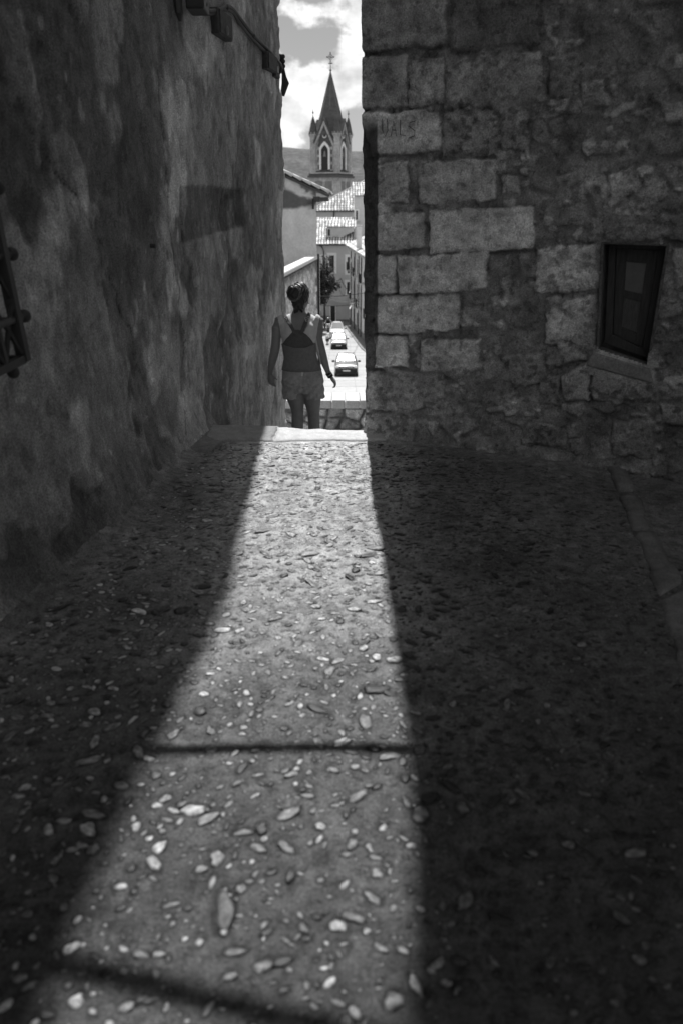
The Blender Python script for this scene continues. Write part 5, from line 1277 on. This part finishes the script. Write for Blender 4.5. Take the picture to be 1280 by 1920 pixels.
# spire
def spire(m):
    n = 8; r0 = 2.75; ang = [a*math.pi/4+math.pi/8 for a in range(n)]
    b_ = [(r0*1.10*math.cos(a), r0*1.10*math.sin(a), z_cor-.1) for a in ang]; mid = [(r0*.90*math.cos(a), r0*.90*math.sin(a), z_cor+1.3) for a in ang]
    tp = [(.05*math.cos(a), .05*math.sin(a), z_ap) for a in ang]
    m.add(b_+mid+tp, [(i, (i+1) % n, n+(i+1) % n, n+i) for i in range(n)]+[(n+i, n+(i+1) % n, 2*n+(i+1) % n, 2*n+i) for i in range(n)]+[tuple(range(2*n, 3*n))])
sp_o = tb('spire', spire, M['slate'])
def ribs(m):
    for a in range(8):
        t = a*math.pi/4+math.pi/8; m.tube([(2.65*.90*math.cos(t), 2.65*.90*math.sin(t), z_cor+1.3), (.06*math.cos(t), .06*math.sin(t), z_ap)], [.07, .03], 5)
tb('spire_rib', ribs, M['plinth'], par=sp_o)
def luc(m):
    for q in range(4):
        t = q*math.pi/2-math.pi/2; r_ = 1.12; c_ = Vector((r_*math.cos(t), r_*math.sin(t), tz(190)))
        d_ = Vector((math.cos(t), math.sin(t), 0)); s_ = Vector((-d_.y, d_.x, 0))
        m.prism([c_-s_*.32-Vector((0, 0, .5)), c_+s_*.32-Vector((0, 0, .5)), c_+s_*.32+Vector((0, 0, .3)), c_+Vector((0, 0, .9)), c_-s_*.32+Vector((0, 0, .3))], -d_*.9)
tb('lucarne', luc, M['shut'], par=sp_o)
def cross(m):
    zt_ = tz(96); m.tube([(0, 0, z_ap-.2), (0, 0, zt_)], .06, 6); m.ball((0, 0, z_ap+.15), .2, 8, 6); m.tube([(-.35, 0, tz(115)), (.4, 0, tz(115))], .08, 5)
    c_ = tz(103); ca, sa = math.cos(-TH), math.sin(-TH)
    m.tube([(-.68*ca, -.68*sa, c_), (.68*ca, .68*sa, c_)], .06, 6)
    for a in range(4):
        t = a*math.pi/2; r_ = .5
        m.ball((r_*.9*math.cos(t)*ca*1.3, r_*.9*math.cos(t)*sa*1.3, c_+r_*1.3*math.sin(t)), .12, 6, 5)
        t0 = t+.3; t1 = t+math.pi/2-.3
        m.tube([(.42*math.cos(t0)*ca, .42*math.cos(t0)*sa, c_+.42*math.sin(t0)), (.30*math.cos((t0+t1)/2)*ca, .30*math.cos((t0+t1)/2)*sa, c_+.30*math.sin((t0+t1)/2)), (.42*math.cos(t1)*ca, .42*math.cos(t1)*sa, c_+.42*math.sin(t1))], .045, 5)
tb('spire_cross', cross, M['iron'], par=sp_o)

# ------------------------------------------------------------------ cars
carglass = mat('carglass', g=.30, rough=.08, var=.05, spec=1.0, coat=1.0)
plate_m = mat('plate', g=.6, rough=.5, var=.05); tyre_m = mat('tyre', g=.02, rough=.8); lamp_m = mat('headlamp', g=.7, rough=.12, spec=1, coat=1); black_m = mat('blacktrim', g=.015, rough=.5)
def car(name, x, y, label, paint, L=3.9, Wd=1.74, H=1.52, van=False):
    sl = (zs(y+3)-zs(y))/3; r = empty(name, (x, y, zs(y+L/2)-sl*L/2), rx=math.atan(sl)); tag(r, label, 'car', 'cars coming up the street')
    hw = Wd/2
    # stations along the car: (y, z low, z bumper, z shoulder, z top, half width low, half width shoulder, half width top)
    st = [(0, .30, .50, .62, .66, hw*.80, hw*.80, hw*.70), (.10, .20, .46, .70, .78, hw*.92, hw*.92, hw*.80), (.35, .18, .45, .78, .88, hw*.98, hw*.97, hw*.80), (.85, .18, .45, .86, .99, hw, hw*.98, hw*.80), (1.05, .18, .45, .90, 1.03, hw, hw*.98, hw*.80), (1.55, .18, .45, .93, H*.90, hw, hw*.98, hw*.70), (1.95, .18, .45, .95, H, hw, hw*.98, hw*.64), (2.9, .18, .45, .96, H*.99, hw, hw*.98, hw*.64), (3.55, .20, .48, .96, H*.93, hw*.98, hw*.96, hw*.62), (L-.08, .26, .5, .92, H*.80, hw*.94, hw*.92, hw*.60), (L, .35, .5, .88, .98, hw*.86, hw*.86, hw*.62)]
    V = []; n = 13
    for (yy_, zl, zb_, zsd, ztp, wl, wsd, wt) in st:
        prof = [(wl*.86, zl), (wl, zl+.06), (wl*1.0, zb_), (wsd*1.01, (zb_+zsd)/2), (wsd, zsd), ((wsd*.35+wt*.65), zsd+(ztp-zsd)*.55), (wt, ztp-.05*(ztp-zsd)), (wt*.6, ztp+.01)]
        rr = prof+[(0, ztp+.02)]+[(-a, b) for a, b in prof[::-1]]
        V += [(a, yy_, b) for a, b in rr]
    k = 17; me_v = V; fs = [(i*k+j, i*k+j+1, (i+1)*k+j+1, (i+1)*k+j) for i in range(len(st)-1) for j in range(k-1)]+[(i*k+k-1, i*k, (i+1)*k, (i+1)*k+k-1) for i in range(len(st)-1)]
    fs += [tuple(range(k)), tuple(range((len(st)-1)*k+k-1, (len(st)-1)*k-1, -1))]
    m_ = MB(); m_.add(V, fs); b_ = m_.build('body', paint, r, True); ss = b_.modifiers.new('s', 'SUBSURF'); ss.levels = 1; ss.render_levels = 2
    def part(nm, fn, m, par=None, bevel=0, smooth=False):
        mb = MB(); fn(mb); return mb.build(nm, m, par or r, smooth, bevel)
    z1 = 1.04; z2 = H-.07
    part('windscreen', lambda m: m.hexa([(-hw*.76, .98, z1-.01), (hw*.76, .98, z1-.01), (hw*.60, 1.72, z2+.01), (-hw*.60, 1.72, z2+.01)], [(-hw*.76, .94, z1+.015), (hw*.76, .94, z1+.015), (hw*.60, 1.68, z2+.04), (-hw*.60, 1.68, z2+.04)]), carglass, bevel=.02)
    for s_ in (-1, 1):
        part('side_window', lambda m: m.hexa([(s_*hw*.90, 1.5, .99), (s_*hw*.90, 3.3, 1.0), (s_*hw*.70, 3.1, z2-.02), (s_*hw*.72, 1.9, z2-.02)], [(s_*(hw*.90+.03), 1.5, .99), (s_*(hw*.90+.03), 3.3, 1.0), (s_*(hw*.70+.03), 3.1, z2-.02), (s_*(hw*.72+.03), 1.9, z2-.02)]), carglass)
        hl = part('headlight', lambda m: m.ball((s_*hw*.74, .10, .70), (.17, .12, .10), 12, 8), lamp_m, smooth=True)
        mi = part('wing_mirror', lambda m: (m.ball((s_*(hw+.07), 1.18, 1.02), (.12, .07, .08), 10, 7), m.box((s_*(hw+.03)-.06, 1.16, .96), (s_*(hw+.03)+.06, 1.2, .99))), black_m, smooth=True)
        for yy_ in (.72, L-.72):
            wh_ = part('wheel', lambda m: m.tube([(s_*(hw-.20), yy_, .30), (s_*(hw-.02), yy_, .30)], .30, 20, ref=(0, 0, 1)), tyre_m)
            part('rim', lambda m: m.tube([(s_*(hw-.03), yy_, .30), (s_*(hw-.005), yy_, .30)], .19, 16, ref=(0, 0, 1)), plate_m, wh_)
    part('bonnet_line', lambda m: (m.tube([(-hw*.62, .20, .815), (-hw*.66, .55, .925), (-hw*.70, .93, 1.02)], .012, 5), m.tube([(hw*.62, .20, .815), (hw*.66, .55, .925), (hw*.70, .93, 1.02)], .012, 5)), black_m)
    g_ = part('grille', lambda m: m.box((-hw*.52, -.015, .56), (hw*.52, .12, .70)), black_m, bevel=.01)
    part('grille_bar', lambda m: (m.box((-hw*.50, -.035, .665), (hw*.50, .10, .69)), m.box((-hw*.50, -.035, .60), (hw*.50, .10, .615))), plate_m, g_)
    part('bumper', lambda m: (m.box((-hw*.90, -.06, .36), (hw*.90, .3, .55)), m.box((-hw*.90, -.03, .16), (hw*.90, .35, .355))), black_m if not van else paint, bevel=.03)  # black bumper carries the shade of the car's front in its colour
    part('number_plate', lambda m: m.box((-.26, -.07, .39), (.26, -.052, .49)), plate_m)
    part('roof_seam', lambda m: [m.tube([(s_*hw*.60, 1.95, H-.005), (s_*hw*.60, 3.2, H-.01)], .012, 5) for s_ in (-1, 1)], black_m)
    part('wiper', lambda m: (m.tube([(-.1, .95, 1.075), (.42, 1.12, 1.16)], .010, 5), m.tube([(-.5, .95, 1.075), (-.02, 1.10, 1.15)], .010, 5)), black_m)
    return r
def paint(n, g): return mat(n, g=g, rough=.32, var=.03, spec=.7, coat=.8)
car('hatchback', .35, 53.9, 'nearest car on the street, a small grey hatchback facing uphill with its front shade painted black', paint('paintgrey', .11))
car('hatchback', -.28, 79.6, 'middle car, a silver hatchback facing uphill between the grey and the white car', paint('paintsilver', .34))
car('white_van_car', -.52, 89.2, 'farthest car, white and partly hidden behind the silver hatchback', paint('paintwhite', .8), 4.1, 1.78, 1.72, True)

# ------------------------------------------------------------------ rider on a scooter, parked motorcycle
def wheel(par, c, r_):
    m_ = MB()
    for a in range(16):
        t0, t1 = a*math.pi/8, (a+1)*math.pi/8
        m_.tube([(c[0], c[1]+r_*math.cos(t0), c[2]+r_*math.sin(t0)), (c[0], c[1]+r_*math.cos(t1), c[2]+r_*math.sin(t1))], .05, 6)
    wl_ = m_.build('wheel', tyre_m, par); m_ = MB(); m_.tube([(c[0]-.03, c[1], c[2]), (c[0]+.03, c[1], c[2])], r_*.6, 12); m_.build('rim', plate_m, wl_); return wl_
def two_wheeler(name, x, y, label, bodym, scooter):
    r = empty(name, (x, y, zs(y))); tag(r, label, 'scooter' if scooter else 'motorcycle')
    wheel(r, (0, .28, .28), .26); wheel(r, (0, 1.45, .28), .26)
    if scooter:
        m_ = MB(); m_.hexa([(-.22, .32, .35), (.22, .32, .35), (.20, .44, .35), (-.20, .44, .35)], [(-.26, .42, 1.0), (.26, .42, 1.0), (.2, .50, 1.0), (-.2, .50, 1.0)]); m_.build('front_shield', bodym, r, bevel=.04)
        m_ = MB(); m_.box((-.20, .45, .32), (.20, .95, .40)); m_.hexa([(-.20, .95, .32), (.20, .95, .32), (.16, 1.75, .45), (-.16, 1.75, .45)], [(-.18, .95, .76), (.18, .95, .76), (.14, 1.75, .80), (-.14, 1.75, .80)]); m_.build('body_shell', bodym, r, bevel=.04)
    else:
        m_ = MB(); m_.ball((0, .75, .86), (.17, .28, .14), 12, 8); m_.build('fuel_tank', bodym, r, True)
        m_ = MB(); m_.box((-.18, .5, .35), (.18, 1.0, .7)); m_.tube([(.16, .5, .3), (.18, 1.6, .38)], .05, 8); m_.build('engine', black_m, r, bevel=.03)
        m_ = MB(); m_.ball((0, .2, .80), (.18, .10, .16), 12, 8); m_.build('front_cowl', bodym, r, True)
    m_ = MB(); m_.tube([(-.07, .28, .3), (-.06, .42, .95)], .03, 6); m_.tube([(.07, .28, .3), (.06, .42, .95)], .03, 6); m_.build('fork', black_m, r)
    m_ = MB(); m_.tube([(-.36, .52, 1.02), (-.2, .43, 1.06), (.2, .43, 1.06), (.36, .52, 1.02)], .025, 7); m_.build('handlebar', black_m, r)
    m_ = MB(); m_.ball((0, .32, .92), (.10, .07, .10), 10, 8); m_.build('headlight', lamp_m, r, True)
    m_ = MB(); m_.ball((0, 1.15, .84), (.15, .38, .07), 12, 8); m_.build('seat', black_m, r, True)
    for s_ in (-1, 1):
        m_ = MB(); m_.tube([(s_*.26, .45, 1.06), (s_*.34, .42, 1.2)], .01, 5); m_.ball((s_*.36, .42, 1.24), (.06, .02, .045), 8, 6); m_.build('mirror', black_m, r)
    return r
sx_ = at(615.5, 620, 95.3).x
two_wheeler('scooter', sx_, 95.3, 'white scooter coming up the street under its rider, left of the white car', paint('scooterwhite', .62), True)
mx_ = at(613.5, 640, 83.4).x
two_wheeler('motorcycle', mx_, 83.4, 'motorcycle left of the silver hatchback, without a rider', paint('motopale', .5), False)
rb_ = Vector((sx_, 96.35, zs(96.35))); rr = empty('person', rb_); tag(rr, 'rider in a dark top and pale helmet on the white scooter, elbows out', 'person')
def rv(x, y, z): return rb_+Vector((x, y, z))
L_ = []
m_ = MB(); m_.loft([(rb_.x, rb_.y+.05, rb_.z+.80, .17, .15), (rb_.x, rb_.y+.02, rb_.z+1.0, .17, .12), (rb_.x, rb_.y-.04, rb_.z+1.25, .22, .13), (rb_.x, rb_.y-.06, rb_.z+1.38, .19, .09), (rb_.x, rb_.y-.07, rb_.z+1.46, .07, .06)], 16); L_.append(m_)
m_ = MB(); m_.tube([rv(0, -.07, 1.42), rv(0, -.09, 1.55)], .06, 10); L_.append(m_)
m_ = MB(); m_.ball(rv(0, -.10, 1.60), (.085, .10, .12), 14, 10); L_.append(m_)
for s_ in (-1, 1):
    m_ = MB(); m_.tube([rv(s_*.17, -.06, 1.36), rv(s_*.30, -.1, 1.30), rv(s_*.44, -.28, 1.12), rv(s_*.38, -.50, 1.06), rv(s_*.33, -.54, 1.06)], [.06, .058, .05, .04, .035], 10); L_.append(m_)
    m_ = MB(); m_.tube([rv(s_*.10, .02, .86), rv(s_*.22, -.25, .84), rv(s_*.24, -.42, .80), rv(s_*.20, -.45, .5), rv(s_*.18, -.42, .46)], [.10, .09, .07, .055, .045], 10); L_.append(m_)
    L_ += hand(rv(s_*.37, -.50, 1.07), (-s_*.4, -.5, .0), (0, -.4, -.9), (-s_, 0, 0), .95, .9, .009)
mb_ = solid(L_, .018, 3, 'body')
pchild(link('body', mb_, skin, None, True), rr)
pchild(link('shirt', shell(mb_, lambda c_, n: .86 < c_.z-rb_.z < 1.44 and abs(c_.x-rb_.x) < .27, .015, 'shirt'), black_m), rr)
pchild(link('sleeve', shell(mb_, lambda c_, n: 1.0 < c_.z-rb_.z < 1.4 and abs(c_.x-rb_.x) >= .27 and c_.y > rb_.y-.45, .013, 'sleeve'), M['white']), rr)
pchild(link('trousers', shell(mb_, lambda c_, n: .50 < c_.z-rb_.z < .90, .015, 'trousers'), M['grey']), rr)
m_ = MB(); m_.ball(rv(0, -.10, 1.65), (.125, .14, .125), 16, 10); hm_ = pchild(m_.build('helmet', paint('helmet', .7), None, True), rr)
m_ = MB(); m_.ball(rv(0, -.135, 1.60), (.10, .115, .06), 14, 8); o = m_.build('visor', black_m, None, True); o.parent = hm_; o.matrix_parent_inverse = hm_.matrix_parent_inverse.copy(); o.matrix_parent_inverse = Matrix.Translation(-rb_) if False else Matrix(); hm_.matrix_parent_inverse = Matrix.Translation(-rb_)

# ------------------------------------------------------------------ street lamp, cables over the street, garden wall
lmp = fpt(92.5, zs(92.5)+3.9, 0); lr = empty('street_lamp', lmp); tag(lr, 'lantern on an iron arm on the row house above the pavement', 'street lamp')
m_ = MB(); m_.tube([lmp, lmp+Vector((-.4, 0, .15)), lmp+Vector((-.8, 0, .1))], .03, 6); m_.tube([lmp+Vector((0, 0, -.4)), lmp+Vector((-.5, 0, .12))], .02, 6); pchild(m_.build('lamp_arm', M['iron']), lr)
lc_ = lmp+Vector((-.85, 0, -.2)); m_ = MB(); m_.tube([lc_+Vector((0, 0, .30)), lc_+Vector((0, 0, .16)), lc_+Vector((0, 0, .14))], [.03, .12, .24], 8); pchild(m_.build('lamp_cap', M['iron']), lr)
m_ = MB(); m_.tube([lc_+Vector((0, 0, .14)), lc_+Vector((0, 0, -.25))], [.22, .13], 8); pchild(m_.build('lamp_glass', mat('lampglass', g=.75, rough=.2)), lr)
def wire(pts, rad, label, sag=.3):
    m_ = MB(); P_ = []
    for a, b in zip(pts, pts[1:]):
        for i in range(10): t = i/10; P_.append(a.lerp(b, t)+Vector((0, 0, -4*sag*t*(1-t))))
    P_.append(pts[-1]); m_.tube(P_, rad, 5); return tag(m_.build('overhead_wire', M['cable']), label, 'wire')
wire([at(594, 555, 70), at(640, 555, 70), at(684, 549, 70)], .028, 'upper of the two wires crossing low over the street', .02)
wire([at(585, 571, 72), at(655, 572, 72), fpt(92, at(682, 562, 92).z, .1)], .028, 'lower of the two wires crossing low over the street', .1)
wire([at(628, 524, 107.4), at(639, 522, 107.4), at(651, 543, 103)], .05, 'thick cable drooping from the white house to the row house', .25)
wire([at(634, 535, 107.4), at(641, 552, 107), at(646, 552, 104), at(647, 535, 106)], .03, 'thin loose loop of wire on the front of the white house', .12)
gw = house('garden_wall', (-2.6, 90, zs(90)), 'dark low wall at the left edge of the street beside the parked motorcycle', 'wall')
m_ = MB(); m_.hexa([(-5.4, 60, zs(60)-.2), (-5.0, 60, zs(60)-.2), (at(602, 610, 100).x, 100, zs(100)-.2), (at(602, 610, 100).x-.4, 100, zs(100)-.2)], [(-5.4, 60, zs(60)+2.2), (-5.0, 60, zs(60)+2.2), (at(602, 610, 100).x, 100, zs(100)+2.2), (at(602, 610, 100).x-.4, 100, zs(100)+2.2)]); pchild(m_.build('wall', M['plinth']), gw)
m_ = MB(); m_.hexa([(-5.5, 59.9, zs(60)+2.2), (-4.9, 59.9, zs(60)+2.2), (at(602, 610, 100).x+.1, 100.1, zs(100)+2.2), (at(602, 610, 100).x-.5, 100.1, zs(100)+2.2)], [(-5.5, 59.9, zs(60)+2.3), (-4.9, 59.9, zs(60)+2.3), (at(602, 610, 100).x+.1, 100.1, zs(100)+2.3), (at(602, 610, 100).x-.5, 100.1, zs(100)+2.3)]); pchild(m_.build('wall_cap', M['grey']), gw)
m_ = MB(); pp = at(608, 604, 99); m_.tube([(pp.x, 99, zs(99)), (pp.x, 99, zs(99)+3.4)], .06, 8); m_.ball((pp.x, 99, zs(99)+3.45), .1, 8, 6); tag(m_.build('sign_post', M['iron']), 'dark post in front of the white house under the leafy tree', 'post')
